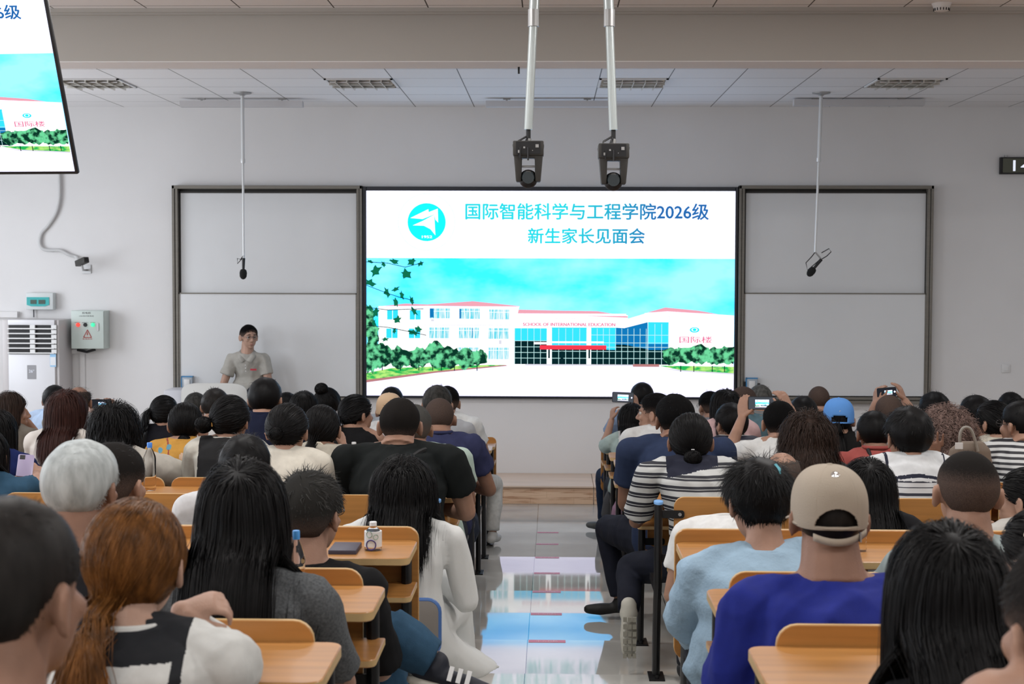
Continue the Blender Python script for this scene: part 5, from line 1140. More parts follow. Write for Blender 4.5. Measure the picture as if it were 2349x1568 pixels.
P('person in a rolled denim sleeve holding a lilac phone at far left', -32, 985, k=7, kind='f', hair=hr('bob', len=.25, n=1500), shirt=('short', (.028, .075, .13)), hands=True, build=1.1, sleeve=.85,
  arms={1: dict(e=(84, 1112, .12), w=(84, 1088, .36), d=(-.5, .5, .5), curl=.6, up=(.5, -.5, .4), side=1)})
q = at(58, 1068, Y=unitY(7)+.55); r = empty('phone', q, 'lilac phone held low in front of the denim sleeve', 'phone'); r.rotation_euler = (-.9, .1, .3)
MB().prism(rrect(-.038, -.075, .038, .075, .01), 1, -.004, .004).build('case', mat('lilac', (.33, .28, .42), .35), parent=r, bevel=.001); MB().bb((-.03, -.0055, .04), (-.005, -.004, .068)).build('lens', M_black, parent=r)
# ---------------------------------------------------------------- right block
P('man with short black hair and jeans at the very front, right of the aisle', 1473, 876, k=1, hair=hr('short', len=.03, n=1500, mess=.3), shirt=('short', (.22, .30, .45)), pants=(.012, .022, .05), shoe=(.07, .07, .065), legs={-1: ((-.30, .50, .50), (-.27, .62, .09), (-.7, .5, 0))}, arms={-1: dict(el=(-.13, .1, -.24), wl=(.1, .3, -.24))})
def straps(i):
    for s in (-1, 1): strap(i, [(s*.08, .02, -.01), (s*.06, -.09, -.06), (s*.0, -.11, -.16)], .007, mat('strap_black', (.01, .01, .011), .7), 'overall_strap')
P('woman filming the screen with arms raised, at the right side of the aisle', 1449, 925, k=2, kind='f', yaw=-8, hair=hr('long', len=.22, n=1400, tuck=.3), shirt=('short', (.34, .42, .40)), spaint=(lambda q: (np.abs(q[:, 0]) < .11).astype(float), [mat('cloth_w', W1, .85)]), extra=straps, hands=True, lean=.05,
  arms={-1: dict(e=(1385, 1030, .12), w=(1403, 962, .27), d=(.1, .15, 1), curl=.75, up=(-.8, -.4, .1), side=1), 1: dict(e=(1478, 985, .1), w=(1462, 932, .3), d=(-.2, .2, 1), curl=.6, up=(.8, -.4, .1), side=-1)})
phone(1429, 911, unitY(2)+.17+.32, lab='phone held sideways by both raised hands beside the aisle', w=.165, tilt=2)
P('man with short dark hair and glasses just right of the lit screen bottom', 1628, 896, k=1, yaw=-25, hair=hr('short', len=.03, n=1400, fade=.01), glass=True, shirt=('short', (.2, .2, .22)), skin='mid')
P('bald man turning back to look left over the crowd', 1702, 886, k=2, yaw=-128, roll=0, hair=hr('buzz', len=.004, n=700, thick=.003, fade=.3), skin='tan', shirt=('short', (.10, .17, .20)), face=True, hs=1.16)
P('man with grey-brown hair behind the bald man who looks back', 1744, 881, k=1, hair=hr('short', col='grey', len=.03, n=1500), shirt=('short', (.2, .2, .2)))
P('bald man in a black shirt against the right whiteboard', 1878, 885, k=1, hair=hr('buzz', len=.004, n=900, thick=.003, fade=.3), skin='mid', shirt=('short', (.01, .01, .012)))
P('man with dark hair partly hidden past the right whiteboard, near the clock side', 2318, 898, k=2, hair=S1, shirt=('short', (.3, .3, .32)))
P('woman with long dark hair in a pale pink top', 1664, 892, k=3, kind='f', yaw=-20, hair=hr('long', len=.26, n=1400), shirt=('short', (.62, .42, .42)))
P('person with round dark hair left of the bald man in black', 1842, 907, k=3, hair=hr('short', len=.03, n=1500, thick=.016), shirt=('short', (.1, .1, .1)))
P('man with thick swept black hair right of the whiteboard', 2142, 897, k=3, hair=hr('short', len=.045, n=1900, thick=.02, mess=.25), yaw=-15, shirt=('short', (.3, .33, .4)))
P('person with dark hair behind the striped man at the right edge', 2336, 914, k=3, kind='f', hair=hr('bob', len=.2, n=1200), shirt=('short', (.2, .2, .2)))
P('man in profile looking left, white tee, arms folded on the aisle desk', 1502, 900, k=4, yaw=-68, hair=hr('short', len=.03, n=1700, thick=.014, fade=.02), face=True, skin='mid', shirt=('short', W1), arms={-1: dict(e=(1440, 1108, .1), w=(1500, 1080, .36)), 1: dict(el=(.1, .2, -.24), wl=(-.2, .38, -.24))}, build=1.05)
def bluecap(i):
    o, c0, e = cap(i, mat('cap_blue', (.10, .30, .72), .75, bump=(300, .2)), brim=True); m = MB(); c = i['hw'](c0+V3((.008, -e[1]*.93, .035))); m.box(c, (.022, .004, .014)); m.build('emblem', mat('emblem_white', (.6, .6, .55), .5), parent=o)
P('woman in a bright blue cap with a ponytail through its back', 1924, 918, k=4, kind='f', yaw=8, hair=hr('pony', len=.26, n=1100, tie=(-.01, -.105, -.01), thick=.006, tdir=(-.1, -1, -.2)), shirt=('short', (.010, .010, .010)), extra=bluecap)
P('buzz-cut man holding a phone up above his head', 2039, 905, k=4, hair=hr('buzz', len=.005, n=1500, thick=.004, col='soft', fade=.3), skin='mid', shirt=('short', (.3, .3, .32)), hands=True,
  arms={-1: dict(e=(1992, 985, .15), w=(2008, 925, .22), d=(.2, .1, 1), curl=.6, up=(-.8, -.4, 0), side=1), 1: dict(e=(2098, 960, .15), w=(2075, 918, .24), d=(-.35, .1, 1), curl=.5, up=(.8, -.4, 0), side=-1)})
phone(2034, 899, unitY(4)+.17+.27, lab='phone in an orange-edged case held above the buzz-cut man', w=.125, tilt=-5, dark=True)
P('man with black hair, glasses and a white shirt, four seats in from the right', 2236, 905, k=4, yaw=-35, hair=hr('short', len=.035, n=1700, mess=.25, fade=.0), glass=mat('glass_frame_w', (.6, .6, .6), .3), shirt=('short', (.6, .61, .63)))
stripeN = ramp_mat('stripe_navy', [(0, (.012, .014, .03)), (.72, (.55, .55, .53))], 'Z', .030, wave=(3, .02))
P('woman with short dark hair in a navy tee with thin white stripes', 1676, 923, k=4, kind='f', hair=hr('short', len=.05, n=2000, thick=.02), shirt=('short', (.01, .01, .02), stripeN), sh=1.1, build=1.1, yaw=-25)
P('man holding up a phone with an arm bent, white tee', 1788, 918, k=5, hair=hr('short', len=.03, n=2000, thick=.014, fade=-.03), skin='mid', shirt=('short', W1), hands=True,
  arms={-1: dict(e=(1668, 1050, .14), w=(1702, 958, .36), d=(.1, .2, 1), curl=.25, up=(-.5, -.8, 0), side=1, spread=.85), 1: dict(e=(1840, 1010, .2), w=(1812, 935, .34), d=(-.5, .2, .9), curl=.5, up=(.6, -.7, 0), side=-1)})
phone(1748, 924, unitY(5)+.17+.42, lab='phone held sideways by the white tee man, screen showing the slide', w=.165)
P('man in a dusty red shirt with a dark shoulder strap', 2004, 941, k=5, hair=hr('short', len=.04, n=2000, thick=.016, mess=.25), skin='tan', shirt=('short', (.36, .085, .075)), collar=True, yaw=-4, build=1.1, extra=lambda i: strap(i, [(-.06, -.06, .0), (-.03, -.12, -.08), (.06, -.13, -.2)], .011, mat('strap_black', (.01, .01, .011), .7)))
P('woman with a low black bun, glasses and a beige lace blouse', 2276, 918, k=5, kind='f', yaw=-42, hair=hr('bun', n=1700, tie=(.045, -.09, -.035), rb=.038), glass=True, shirt=('short', (.46, .43, .36), mat('lace', (.46, .43, .36), .8, noise=(60, .25, 4))), skin='mid')
M_curl = HC['rose']
P('woman with frizzy greying reddish curls, hand raised by her head', 2170, 941, k=6, kind='f', hair=hr('curly', col='rose', len=.13, n=2600, wave=.013, freq=20, vol=.05, thick=.026, mess=.35, w=.0035), skin='tan', shirt=('short', (.35, .5, .6)), hands=True,
  arms={-1: dict(e=(2172, 1100, .02), w=(2146, 1046, -.16), d=(-.1, -.1, 1), curl=.12, up=(0, 1, 0), side=1, spread=1.5), 1: dict(el=(.05, .16, -.24), wl=(-.06, .4, -.24))})
P('woman with long wavy dark brown hair right of the white tee phone man', 1853, 950, k=6, kind='f', hs=1.12, hair=hr('curly', col='dark', len=.33, n=2200, wave=.016, freq=12, vol=.045, thick=.024, mess=.06), shirt=('short', (.05, .05, .05)), near=1.3)
stripeB = ramp_mat('stripe_narrow', [(0, (.55, .56, .56)), (.52, (.012, .012, .018))], 'Z', .0275, wave=(3, .02))
P('man with glasses in a narrow black and white striped tee at the right edge', 2340, 918, k=6, yaw=-35, hair=hr('short', len=.028, n=2000, thick=.012, fade=.0), glass=True, skin='mid', shirt=('short', (.5, .5, .5), stripeB, mat('cloth_blk', (.01, .01, .012), .9)), build=1.25, sh=1.2)
P('man in a navy tee with legs out by the aisle', 1547, 902, k=6, yaw=-12, hair=hr('short', len=.03, n=2000, thick=.016, fade=-.03), skin='tan', hs=1.12, build=1.3, sh=1.28, shirt=('short', (.022, .034, .075)), near=1.3, pants=(.012, .014, .024), shoe=(.01, .01, .01),
  legs={-1: ((-.34, .50, .50), (-.26, .44, .10), (-1, .1, 0))}, arms={-1: dict(el=(-.02, .14, -.30), wl=(.2, .36, -.25))})
stripeW = ramp_mat('stripe_wide', [(0, (.53, .54, .53)), (.42, (.012, .013, .022)), (.60, (.53, .54, .53)), (.67, (.012, .013, .022)), (.93, (.53, .54, .53))], 'Z', .048, wave=(2.5, .03))
def clipW(i):
    MB().box(i['hw']((.0, -.118, -.018)), (.014, .01, .012)).build('hair_clip', M_white, parent=i['B'])
    L = i['K'][-1]; an = L[2]; m = MB()
    for z in np.linspace(.0, .17, 6):
        for x in (-.022, 0, .022): m.box(an+V3((x, -.098 if z > 0 else -.098, -z-.01)), (.017, .012, .021))
    m.build('shoe_tread', mat('tread_grey', (.33, .32, .27), .8), parent=i['B'])
P('woman with a low bun and pale clip in a bold black and white striped tee', 1584, 946, k=7, kind='f', hair=hr('bun', n=2200, tie=(.0, -.10, -.035), rb=.036, thick=.012, w=.0035), skin='tan', build=1.12, sh=1.3, hs=1.12, dxh=.10, near=1.5, shirt=('short', (.5, .5, .5), stripeW, mat('collar_navy', (.012, .014, .03), .9)), sleeve=.8, spaint=(lambda q: ((q[:, 2] > -.045) & (np.abs(q[:, 0]) < .12)).astype(float), [mat('collar_navy', (.012, .014, .03), .9)]),
  pants=(.012, .014, .024), shoe={-1: (.55, .54, .48), 1: (.55, .54, .48)}, legs={-1: ((-.36, .46, .40), (-.385, .04, .27), (0, -.12, -1))}, extra=clipW)
def sailor(q):
    r = np.zeros(len(q)); z = q[:, 2]; r[z < -.105] = 1
    e = (np.abs(z+.102-.02*np.cos(q[:, 0]*12)) < .007); r[e] = 2; r[(np.abs(np.abs(q[:, 0])-.13) < .005) & (z > -.09)] = 2
    return r
stripeS = ramp_mat('stripe_sailor', [(0, (.6, .61, .62)), (.38, (.012, .014, .03)), (.45, (.6, .61, .62)), (.78, (.012, .014, .03))], 'Z', .058)
P('woman with short black hair and glasses in a sailor-collared striped top', 2083, 930, k=7, kind='f', hair=hr('short', len=.055, n=2600, thick=.022, w=.0035), glass=True, yaw=-12, hs=1.12, near=1.4, build=1.15, sh=1.2, shirt=('short', (.62, .63, .64)), spaint=(sailor, [stripeS, mat('collar_navy', (.012, .014, .03), .9)]))
P('balding man with thin grey hair leaning low behind the sky-blue shirt woman', 1793, 1034, k=7, hair=hr('ring', col='grey', len=.02, n=1500, thick=.005), skin='mid', shirt=('short', (.3, .3, .3)), dxh=-.02)
# ---------------------------------------------------------------- low chairs in the cross aisle and the people on them
def low_chair(X, Y, lab):
    z = tread(Y); r = empty('folding_chair', (X, Y, z), lab, 'chair', 'low folding chairs in the cross aisle'); mg = mat('pad_grey', (.20, .185, .17), .8); mb = mat('rim_blue', (.06, .14, .36), .4)
    MB().prism(rrect(-.19, -.16, .19, .2, .04), 2, .265, .285).build('seat', mg, parent=r, bevel=.004)
    MB().prism(rrect(-.19, .33, .19, .545, .045), 1, -.2, -.185).build('backrest', mg, parent=r, bevel=.004)
    b = [(x, -.192, z_) for x, z_ in rrect(-.19, .33, .19, .545, .045)]; MB().tube(b+[b[0]], .009, 8, cap=False).build('backrest_rim', mb, parent=r, smooth=True)
    for sx_ in (-.17, .17):
        MB().tube([(sx_, -.19, .5), (sx_, -.17, .28), (sx_, .2, .005)], .009, 8).build('leg', M_chrome, parent=r, smooth=True); MB().tube([(sx_*.93, .18, .27), (sx_*.93, -.2, .005)], .009, 8).build('leg', M_chrome, parent=r, smooth=True)
    return r
YC = -9.42
def dress(i):
    S_ = Solid(); p = i['P']; m = mat('dress_white', (.66, .67, .66), .85, spec=.2, bump=(500, .2))
    S_.rings([(p+V3((0, -.03, .10)), V3((.17, 0, 0)), V3((0, .13, 0))), (p+V3((.0, .0, -.02)), V3((.20, 0, 0)), V3((0, .16, 0))), (p+V3((.03, .10, -.10)), V3((.22, 0, 0)), V3((0, .22, 0))), (p+V3((.07, .22, -.18)), V3((.25, 0, .0)), V3((0, .26, 0))), (p+V3((.11, .30, -.26)), V3((.27, 0, .02)), V3((0, .24, 0)))], 22)
    S_.limb([p+V3((-.1, .05, 0)), V3((p[0]-.12, .44, .36)), V3((p[0]-.1, .5, .16))], [.11, .10, .11], 12); S_.limb([p+V3((.1, .05, 0)), V3((p[0]+.15, .44, .36)), V3((p[0]+.16, .52, .14))], [.11, .11, .12], 12)
    fuse('skirt', S_, .010, 5, m, i['B'], post=folds(.010, 5, (9, 9, 2)))
i = P('woman with ragged shoulder-length black hair in a long white dress', 926, 1056, Y=YC, kind='f', zseat=.29, near=2., hs=1.14, hair=hr('bob', len=.27, n=2600, vol=.034, thick=.018, mess=.07, w=.0045, nape=-.06), shirt=('long', (.66, .67, .66), mat('dress_white', (.66, .67, .66), .85, spec=.2, bump=(500, .2))), build=1.12, sh=1.25, pants=(.03, .03, .035), shoe=(.6, .6, .57), extra=dress, dy=0, arms='lap')
low_chair(i['root'][0]-.02, YC-.06, 'low blue-rimmed folding chair under the white dress by the aisle')
i = P('dark-haired person in a white top, mostly hidden by very long straight hair', 563, 994, Y=YC, kind='m', zseat=.36, near=1.6, hair=hr('short', len=.045, n=3000, thick=.022, mess=.25), shirt=('short', (.62, .62, .63)), sh=1.15)
low_chair(i['root'][0], YC-.06, 'low folding chair under the hidden person in white, left of the white dress')
i = P('person in a white top bowing forward in front of the sky-blue shirt woman', 1655, 1216, Y=YC+.05, kind='f', zseat=.29, near=1.5, lean=.30, pitch=-35, nkl=-.265, hair=hr('short', len=.05, n=1500), shirt=('short', (.68, .68, .67)), arms='lap', sh=.98, build=1.12)
low_chair(i['root'][0]-.02, YC+.04, 'low folding chair under the bowing person in white, right of the aisle')
i = P('woman with long straight black hair right of the tan cap', 1990, 1055, Y=YC, kind='f', zseat=.29, near=2, hair=hr('long', len=.44, n=2600, vol=.02, w=.005, part=.02), shirt=('short', (.01, .01, .012)))
low_chair(i['root'][0], YC-.06, 'low folding chair under the woman with long straight black hair')
# ---------------------------------------------------------------- rear block
P('man with short hair and a large ear behind the silver-haired man', 262, 1012, k=10, yaw=18, hair=hr('short', col='soft', len=.018, n=2600, fade=.02), skin='mid', near=1.5, shirt=('short', (.05, .05, .055)))
def whorl(i): pass
def txt(i):
    m = MB(); c = i['N']+i['sx']*.015-i['fw']*.100+i['up']*(-.035); put_text(m, 'ydiro', c, .055, .018, 0, ax=(Vector(i['sx']), Vector(nrm(i['up']+i['fw']*.35))), bold=.02); m.build('shirt_print', M_white, parent=i['B'])
def jeans_shoe(i):
    txt(i); L = i['K'][-1]; an = L[2]; fd = nrm(L[3]); m = MB(); s = np.cross(fd, (0, 0, 1.)); u = -L[4]; s = nrm(np.cross(u, fd))
    if s[1] > 0: s = -s
    for k in range(3):
        c = an+fd*(.055+.028*k)+s*.040-u*.030; m.box(c, (.014, .012, .045), R=Matrix(np.stack([fd, s, u], 1).tolist()))
    m.build('shoe_stripes', M_white, parent=i['B']); b = Solid(); dn = -u
    b.limb([an+dn*.070-fd*.05, an+dn*.072+fd*.06, an+dn*.072+fd*.18], [.034, .040, .032], 12, flat=.45); fuse('shoe_sole', b, .007, 1, mat('sole_cream', (.62, .6, .53), .6), i['B'])
P('man with tousled hair and glasses in a black tee, legs crossed in jeans', 714, 1077, k=10, yaw=22, near=3, hair=hr('messy', col='pepper', len=.042, n=1500, mess=.4, thick=.020, w=.0058, fade=-.005), glass=M_black, skin='mid', shirt=('short', (.008, .008, .009)), build=1.05, sh=1.0, hs=1.05, collar=False,
  pants=(.03, .075, .13), shoe=(.008, .010, .02), sleeve=.9, lw=1.25, legs={-1: (('p', 885, 1445, -10.8), ('p', 1002, 1518, -10.8), (1, -.1, -.22), (0, -.45, -1)), 1: ((.17, .48, .47), (.2, .40, .1))}, extra=jeans_shoe, arms={1: dict(el=(.03, .12, -.27), wl=(-.08, .34, -.28))})
def bluecl(i): MB().tube([i['hw'](q) for q in ((.028, -.085, .105), (.034, -.097, .09), (.030, -.104, .075))], .006, 6).build('hair_tie', mat('tie_blue', (.12, .42, .5), .5), parent=i['B'])
P('woman in a loose sky-blue shirt, black hair pinned up, head bowed', 1740, 1050, k=10, kind='f', yaw=-14, pitch=-14, near=2.5, hs=1.03, hair=hr('short', len=.085, n=2300, thick=.022, mess=.25, w=.004, nape=-.085), skin='mid', build=1.3, sh=1.18, shirt=('puff', (.33, .47, .60), mat('linen_blue', (.28, .40, .51), .8, noise=(18, .08, 4), bump=(90, .3))), extra=bluecl, fold=.016,
  arms={-1: dict(e=(1590, 1420, .16), w=(1660, 1500, .40)), 1: dict(el=(.06, .2, -.25), wl=(-.1, .4, -.25))})
P('man with a neat dark crop, hair shorn at the sides, in a grey-green tee', 2218, 1033, k=10, near=3.5, hair=hr('buzz', col='soft', len=.011, n=2600, thick=.007, fade=.045, nape=-.06, w=.0022), skin='mid', hs=1.08, build=1.05, sh=1.0, shirt=('short', (.30, .35, .35)), arms={-1: dict(el=(-.15, .16, -.24), wl=(.1, .42, -.25))}, roll=2)
i = P('woman in profile with an exposed ear at the right edge', 2352, 1072, Y=YC, zseat=.29, kind='f', yaw=-52, near=1.8, hair=hr('pony', len=.2, n=1700, tie=(.02, -.11, .0)), skin='light', shirt=('short', (.5, .48, .45)))
low_chair(i['root'][0], YC-.06, 'low folding chair under the profile woman at the right edge')
P('silver-haired man at left with thick combed hair', 190, 1005, k=11, near=3.2, yaw=12, hair=hr('short', col='white', len=.032, n=2600, thick=.014, mess=.14, lift=.10, w=.0032, nape=-.075, whorl=(-.02, -.10, .045)), skin='tan', hs=.99, shirt=('short', (.015, .015, .018)), build=1.05)
P('woman with very long straight black hair in a grey tee', 557, 1060, k=11, kind='f', near=2.6, hair=hr('long', len=.66, n=2400, vol=.018, thick=.014, w=.0055, seg=20, part=0), hs=.99, shirt=('short', (.085, .09, .095), mat('marl_grey', (.085, .09, .095), .95, noise=(160, .35, 3))), sh=1.12, build=1.05, sleeve=.8)
M_tan = mat('cap_tan', (.37, .31, .245), .85, noise=(6, .05, 3), bump=(420, .2))
def tancap(i):
    o, c0, e = cap(i, M_tan, fine=6); B = i['B']; hw = i['hw']; c = hw(c0+V3((0, -e[1]*.60, e[2]*.80))*1.05)
    MB().lathe((0, 0, 0), [(.0001, -.003), (.010, -.003), (.010, .001), (.005, .004), (.0001, .005)], 14).build('badge', mat('silver', (.8, .8, .8), .12, metal=1.), parent=o, smooth=True, loc=tuple(c)).rotation_euler = (math.radians(52), 0, 0)
    ar = [hw(c0+V3((math.sin(a)*e[0]*1.04, -math.cos(a)*e[1]*1.035, -.050-.012*math.cos(a*2.2)))) for a in np.linspace(-.62, .95, 16)]
    s = MB(); n = len(ar); up_ = i['HR'] @ V3((0, 0, .0085)); s.add([p-up_ for p in ar]+[p+up_ for p in ar], [(j, j+1, n+j+1, n+j) for j in range(n-1)]); w = s.build('strap', M_tan, parent=o, smooth=True); q = w.modifiers.new('t', 'SOLIDIFY'); q.thickness = .004
    bk = MB(); pp = ar[-4]; bk.box(pp, (.004, .02, .022)); bk.build('buckle', M_chrome, parent=o)
P('man in a tan baseball cap and royal blue tee', 1901, 1078, k=11, near=2.6, hair=hr('short', col='soft', len=.010, n=2600, thick=.007), skin='tan', hs=1.0, build=1.18, sh=1.08, shirt=('short', (.010, .028, .36), mat('royal_tee', (.007, .016, .20), .9, noise=(40, .06, 3), bump=(600, .2))), extra=tancap, fold=.016, sleeve=.75, arms={-1: dict(el=(-.07, .03, -.28), wl=(.02, .28, -.30)), 1: dict(el=(.07, .05, -.28), wl=(-.05, .28, -.28))})
def wclip(i):
    m = MB(); m.box(i['hw']((-.078, -.05, .075)), (.05, .01, .008), R=Matrix.Rotation(.15, 3, 'Y')); m.box(i['hw']((-.078, -.05, .055)), (.035, .01, .006), R=Matrix.Rotation(.1, 3, 'Y')); m.build('hair_clip', mat('clip_cream', (.65, .62, .5), .4), parent=i['B'])
P('woman with a cream hair clip at the right edge, behind the profile woman', 2392, 1163, k=11, kind='f', yaw=-30, near=2, hair=hr('pony', len=.2, n=2200, tie=(.03, -.11, .0)), skin='light', shirt=('short', (.6, .58, .55)), extra=wclip)
# nearest row
def yoke(q): return ((q[:, 2] > -.055) & (np.abs(q[:, 0]) < .125) & (q[:, 1] < .05) | ((np.abs(np.abs(q[:, 0])-.118) < .010) & (q[:, 1] < 0))).astype(float)
P('woman with copper-dyed hair tied low, white jacket with a black yoke', 312, 1142, k=12, kind='f', near=3, yaw=5, hs=.99, nkl=.0, hair=hr('tail', col='auburn', len=.14, n=2600, tie=(-.028, -.085, -.092), thick=.016, w=.0035, tdir=(.3, -.5, -.9), flare=.4), skin='light', shirt=('long', (.60, .60, .58)), sh=1.15, build=1.1, spaint=(yoke, [mat('yoke_black', (.008, .009, .012), .9)]), hands=True,
  arms={1: dict(e=(530, 1530, .42), w=(415, 1400, .26), d=(.9, .1, .25), curl=1.0, up=(.0, -.5, .9), side=1)})
P('large man with thinning dark hair and a tanned neck at the left edge', 20, 1134, k=13, near=2.6, yaw=20, hs=1.12, hair=hr('short', col='soft', len=.014, n=2600, thick=.008, fade=.0, nape=-.055), skin='tan', shirt=('short', (.012, .012, .014)), build=1.2)
P('woman with smooth long black hair nearest the camera at right', 2172, 1205, k=12, kind='f', near=2.6, hs=1.02, hair=hr('long', len=.62, n=2600, vol=.016, thick=.014, w=.0055, seg=20, part=.02, nape=-.06), nkl=.06, shirt=('short', (.03, .03, .035)))
P('bare-shouldered person with shorn sides at the bottom right corner', 2478, 1215, k=13, near=2, yaw=-15, hs=1.12, hair=hr('short', col='soft', len=.03, n=2000, fade=.02), skin='mid', shirt=('tank', (.6, .6, .6)), sh=.72, build=1.1, nkl=-.085, shc={-1: (0, 0, .02)}, dxh=.0)
# ---------------------------------------------------------------- the speaker on the stage
def polo(i):
    B, N_, sx, fw, up = i['B'], i['N'], i['sx'], i['fw'], i['up']; c = mat('polo_stone', (.42, .40, .36), .85, noise=(30, .05, 3), bump=(600, .25)); m = MB()
    for s in (-1, 1):
        pts = [N_+sx*s*.062+up*.035-fw*.01, N_+sx*s*.05+up*.0+fw*.062, N_+sx*s*.006-up*.052+fw*.098, N_+sx*s*.052-up*.075+fw*.115, N_+sx*s*.095-up*.022+fw*.062, N_+sx*s*.092+up*.008-fw*.01]
        m.add(pts, [(0, 1, 4, 5), (1, 2, 3, 4)])
    o = m.build('collar_flap', c, parent=B, smooth=True); q = o.modifiers.new('t', 'SOLIDIFY'); q.thickness = .005
    b = MB(); 
    for z in (-.09, -.12, -.15): b.tube([N_+up*z+fw*(.128-z*.12), N_+up*z+fw*(.133-z*.12)], .005, 8)
    b.build('button', M_white, parent=B)
    c0 = N_-up*.135+fw*.146-sx*.078; MB().box(c0, (.062, .006, .018)).build('name_badge', mat('badge_red', (.45, .03, .05), .5), parent=B)
P('standing speaker in a stone-grey collared shirt and glasses behind the lectern', 571, 744, Y=-.34, kind='m', stand=True, lean=-.08, yaw=150, pitch=-3, twist=180, group=None, face=True, hs=1.02, skin='light', near=1.8,
  hair=hr('short', len=.02, n=2200, thick=.012, fade=.03, nape=-.06), glass=mat('glasses_thin', (.1, .1, .11), .3), nkl=.065, build=.92, shirt=('short', (.42, .40, .36), mat('polo_stone', (.42, .40, .36), .85, noise=(30, .05, 3), bump=(600, .25))), extra=polo, sh=.88, pants=(.02, .02, .03),
  legs={s: (None, None, (0, -1, 0)) for s in (-1, 1)}, arms={-1: dict(el=(.06, -.04, -.27), wl=(.03, -.20, -.42), d=(0, -1, -.1)), 1: dict(el=(-.09, -.04, -.27), wl=(-.06, -.20, -.42), d=(0, -1, -.1))})

# ================================================================ loose things on desks and floor
M_pet = mat('clear_plastic', (.97, .98, 1), .03, trans=1., ior=1.12); M_lab = mat('bottle_label', (.72, .74, .76), .4)
def bottle(x, y, Y, h, r, capc, lab, label=None, ribs=False, fill=None, rings=False):
    """standing with its base at photo position x, y"""
    q = at(x, y, Y=Y); o = empty('water_bottle', q, lab, 'bottle', 'plastic water bottles on the desks'); s = r
    pr = [(s*.85, 0), (s, .008)]
    n = 9 if ribs else 3
    for i in range(n): z = .012+(h*.62-.012)*i/n; pr += [(s, z+.001), (s*(.955 if ribs else .985), z+h*.31/n), (s, z+h*.60/n)]
    pr += [(s, h*.66), (s*.93, h*.72), (s*.62, h*.82), (s*.36, h*.88), (s*.34, h*.9)]
    MB().lathe((0, 0, 0), pr, 22).build('bottle_body', M_pet, parent=o, smooth=True)
    MB().lathe((0, 0, h*.895), [(s*.42, 0), (s*.42, h*.095), (s*.38, h*.105)], 18).build('cap', capc, parent=o, smooth=True)
    if label is not None:
        z0, z1, m = label; MB().lathe((0, 0, 0), [(s*1.012, h*z0), (s*1.012, h*z1)], 22).build('label', m, parent=o, smooth=True)
    if rings:
        m1, m2 = mat('print_green', (.25, .4, .3), .5), mat('print_purple', (.07, .05, .2), .5)
        for cx, cz, rr, m, t in ((-.004, .42, .016, m2, .0022), (-.010, .70, .010, m1, .001), (.012, .63, .008, m1, .001)):
            MB().tube([((s*1.02)*math.sin((cx+rr*math.cos(a))/s), -(s*1.02)*math.cos((cx+rr*math.cos(a))/s), h*cz+rr*math.sin(a)) for a in np.linspace(0, 6.283, 20)], t, 5, cap=False).build('label_ring', m, parent=o)
    return o
bluep = mat('cap_bright_blue', (.06, .24, .75), .35); skyp = mat('cap_sky', (.08, .35, .8), .35)
def desk_top(k): return S*(k+1)+.784
bottle(344, 1124, unitY(6)-.36, .232, .030, bluep, 'tall clear water bottle with a bright blue cap beside the wavy black hair')
bottle(856, 1283, -10.55, .125, .0285, M_white, 'small white-capped water bottle with purple ring label on the rear block front desk', rings=True, label=(.36, .76, mat('label_clear', (.75, .76, .76), .3)))
q = at(680, 1400, Z=desk_top(10)+.0); bottle(680, 1405, -11.56, .215, .0235, skyp, 'ribbed water bottle with sky-blue cap between the very long hair and the black tee', ribs=True, label=(.12, .42, mat('label_blue2', (.05, .15, .6), .4)))
bottle(812, 1098, unitY(5)-.35, .20, .030, M_white, 'white-capped water bottle behind the beige shirted woman')
bottle(1672, 1120, unitY(6)-.33, .15, .029, M_white, 'white-capped water bottle between the bold striped tee and the sky-blue shirt woman')
bottle(1968, 1300, -10.50, .20, .027, mat('cap_red', (.6, .06, .12), .4), 'ribbed water bottle with a red cap right of the tan cap', ribs=True)
bottle(620, 1062, unitY(4)-.35, .20, .029, M_white, 'clear bottle between the tall navy collared man and the gathered-hair woman')
q = at(792, 1301, Y=-10.56); o = MB().bb((-.045, -.075, 0), (.045, .075, .022)).build('small_box', mat('box_violet', (.055, .05, .075), .5), bevel=.003, loc=tuple(q), label='flat dark violet box lying on the rear block front desk', category='box')
o.location.z = desk_top(9)-.004+.002
q = at(2008, 1313, Y=-10.6); MB().lathe((0, 0, 0), [(.022, 0), (.024, .004), (.024, .02), (.022, .023)], 18).build('bottle_cap', M_white, smooth=True, loc=tuple(q), label='round white lid on the desk just right of the royal blue shoulder', category='lid')
def soft_bag(name, pts, mt, lab, strap_pts=None, cat='bag', flat=.45):
    S_ = Solid(); c = V3(pts[0][0]); S_.rings([(V3(p), V3((w, 0, 0)), V3((0, d, 0))) for p, w, d in pts], 14)
    o = fuse(name, S_, .008, 3, mt, label=lab, category=cat, post=folds(.006, hash_(lab) % 99, (20, 20, 8)))
    if strap_pts: MB().tube(smooth_path(strap_pts), .006, 6).build('strap', mt, parent=o, smooth=True)
def px3(x, y, Y): return at(x, y, Y=Y)
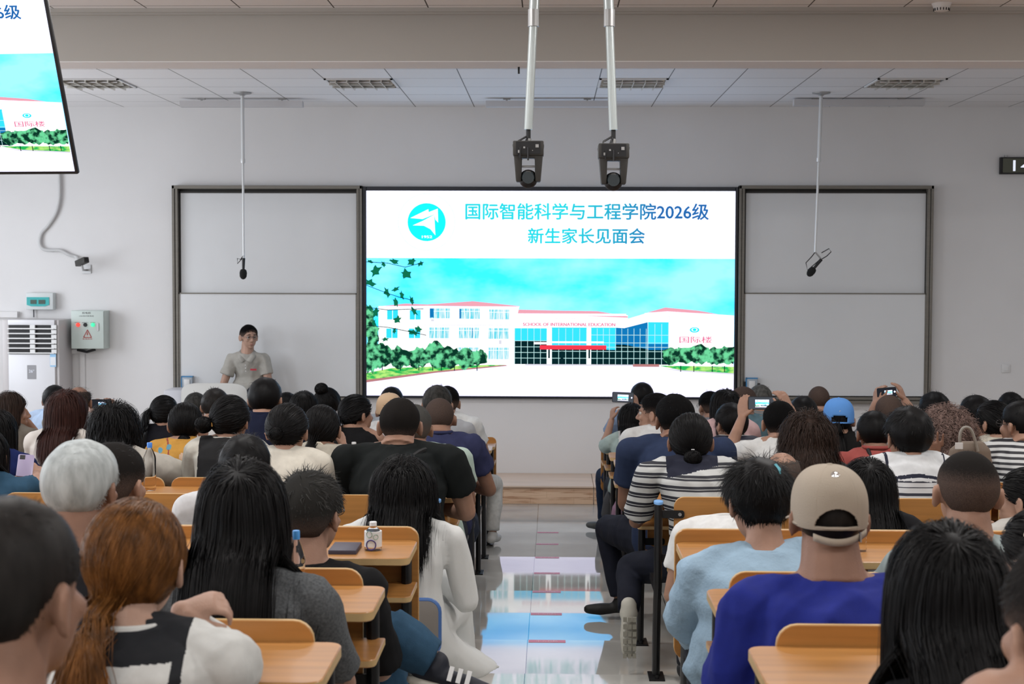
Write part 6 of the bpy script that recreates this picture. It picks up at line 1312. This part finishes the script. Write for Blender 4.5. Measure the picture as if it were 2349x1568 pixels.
soft_bag('tote_bag', [(px3(1427, 1212, -5.1), .035, .09), (px3(1425, 1195, -5.1), .07, .12), (px3(1429, 1165, -5.1), .075, .12), (px3(1434, 1142, -5.1), .045, .1)], mat('bag_pink', (.30, .17, .25), .8), 'dusty pink bag hanging under the right desks by the aisle', [px3(1434, 1145, -5.1), px3(1440, 1120, -5.1), px3(1446, 1106, -5.1)])
soft_bag('shoulder_bag', [(px3(1397, 1208, -4.1), .025, .08), (px3(1394, 1180, -4.1), .05, .1), (px3(1398, 1145, -4.1), .045, .1), (px3(1404, 1120, -4.1), .025, .08)], mat('bag_grey', (.055, .055, .06), .8), 'dark grey mesh bag hanging at the aisle end of the front right rows', [px3(1404, 1122, -4.1), px3(1408, 1105, -4.1), px3(1413, 1098, -4.1)])
soft_bag('backpack', [(px3(1075, 1240, -5.9), .045, .1), (px3(1074, 1215, -5.9), .075, .12), (px3(1072, 1190, -5.9), .07, .12), (px3(1070, 1170, -5.9), .045, .1)], mat('bag_navy', (.012, .018, .035), .8), 'dark navy bag hanging under the left desks by the aisle', [px3(1070, 1172, -5.9), px3(1066, 1150, -5.9), px3(1064, 1140, -5.9)])
# handbag on the sailor woman's desk side
hb = Solid(); hb.rings([(at(2222, 1112, Y=-8.0), V3((.11, 0, 0)), V3((0, .06, 0))), (at(2222, 1075, Y=-8.0), V3((.12, 0, 0)), V3((0, .06, 0))), (at(2225, 1030, Y=-8.0), V3((.10, 0, 0)), V3((0, .045, 0))), (at(2228, 1012, Y=-8.0), V3((.06, 0, 0)), V3((0, .03, 0)))], 16)
hb = fuse('handbag', hb, .008, 3, mat('handbag_taupe', (.16, .12, .09), .6), label='taupe handbag with an upright grey handle before the frizzy curls', category='bag')
MB().tube(smooth_path([at(x, y, Y=-8.05) for x, y in ((2203, 1030), (2202, 1000), (2208, 983), (2220, 980), (2230, 990), (2238, 1015), (2243, 1035))]), .008, 8).build('handle', mat('handle_grey', (.25, .23, .2), .5), parent=hb, smooth=True)
MB().box(at(2200, 1022, Y=-8.12), (.035, .01, .03)).build('charm', M_white, parent=hb)
soft_bag('bag', [(at(780, 1108, Y=-8.35), .05, .05), (at(778, 1085, Y=-8.35), .06, .06), (at(768, 1065, Y=-8.35), .045, .05)], mat('bag_cream', (.55, .48, .33), .8), 'cream bag at the right side of the cream bloused woman')
finish()
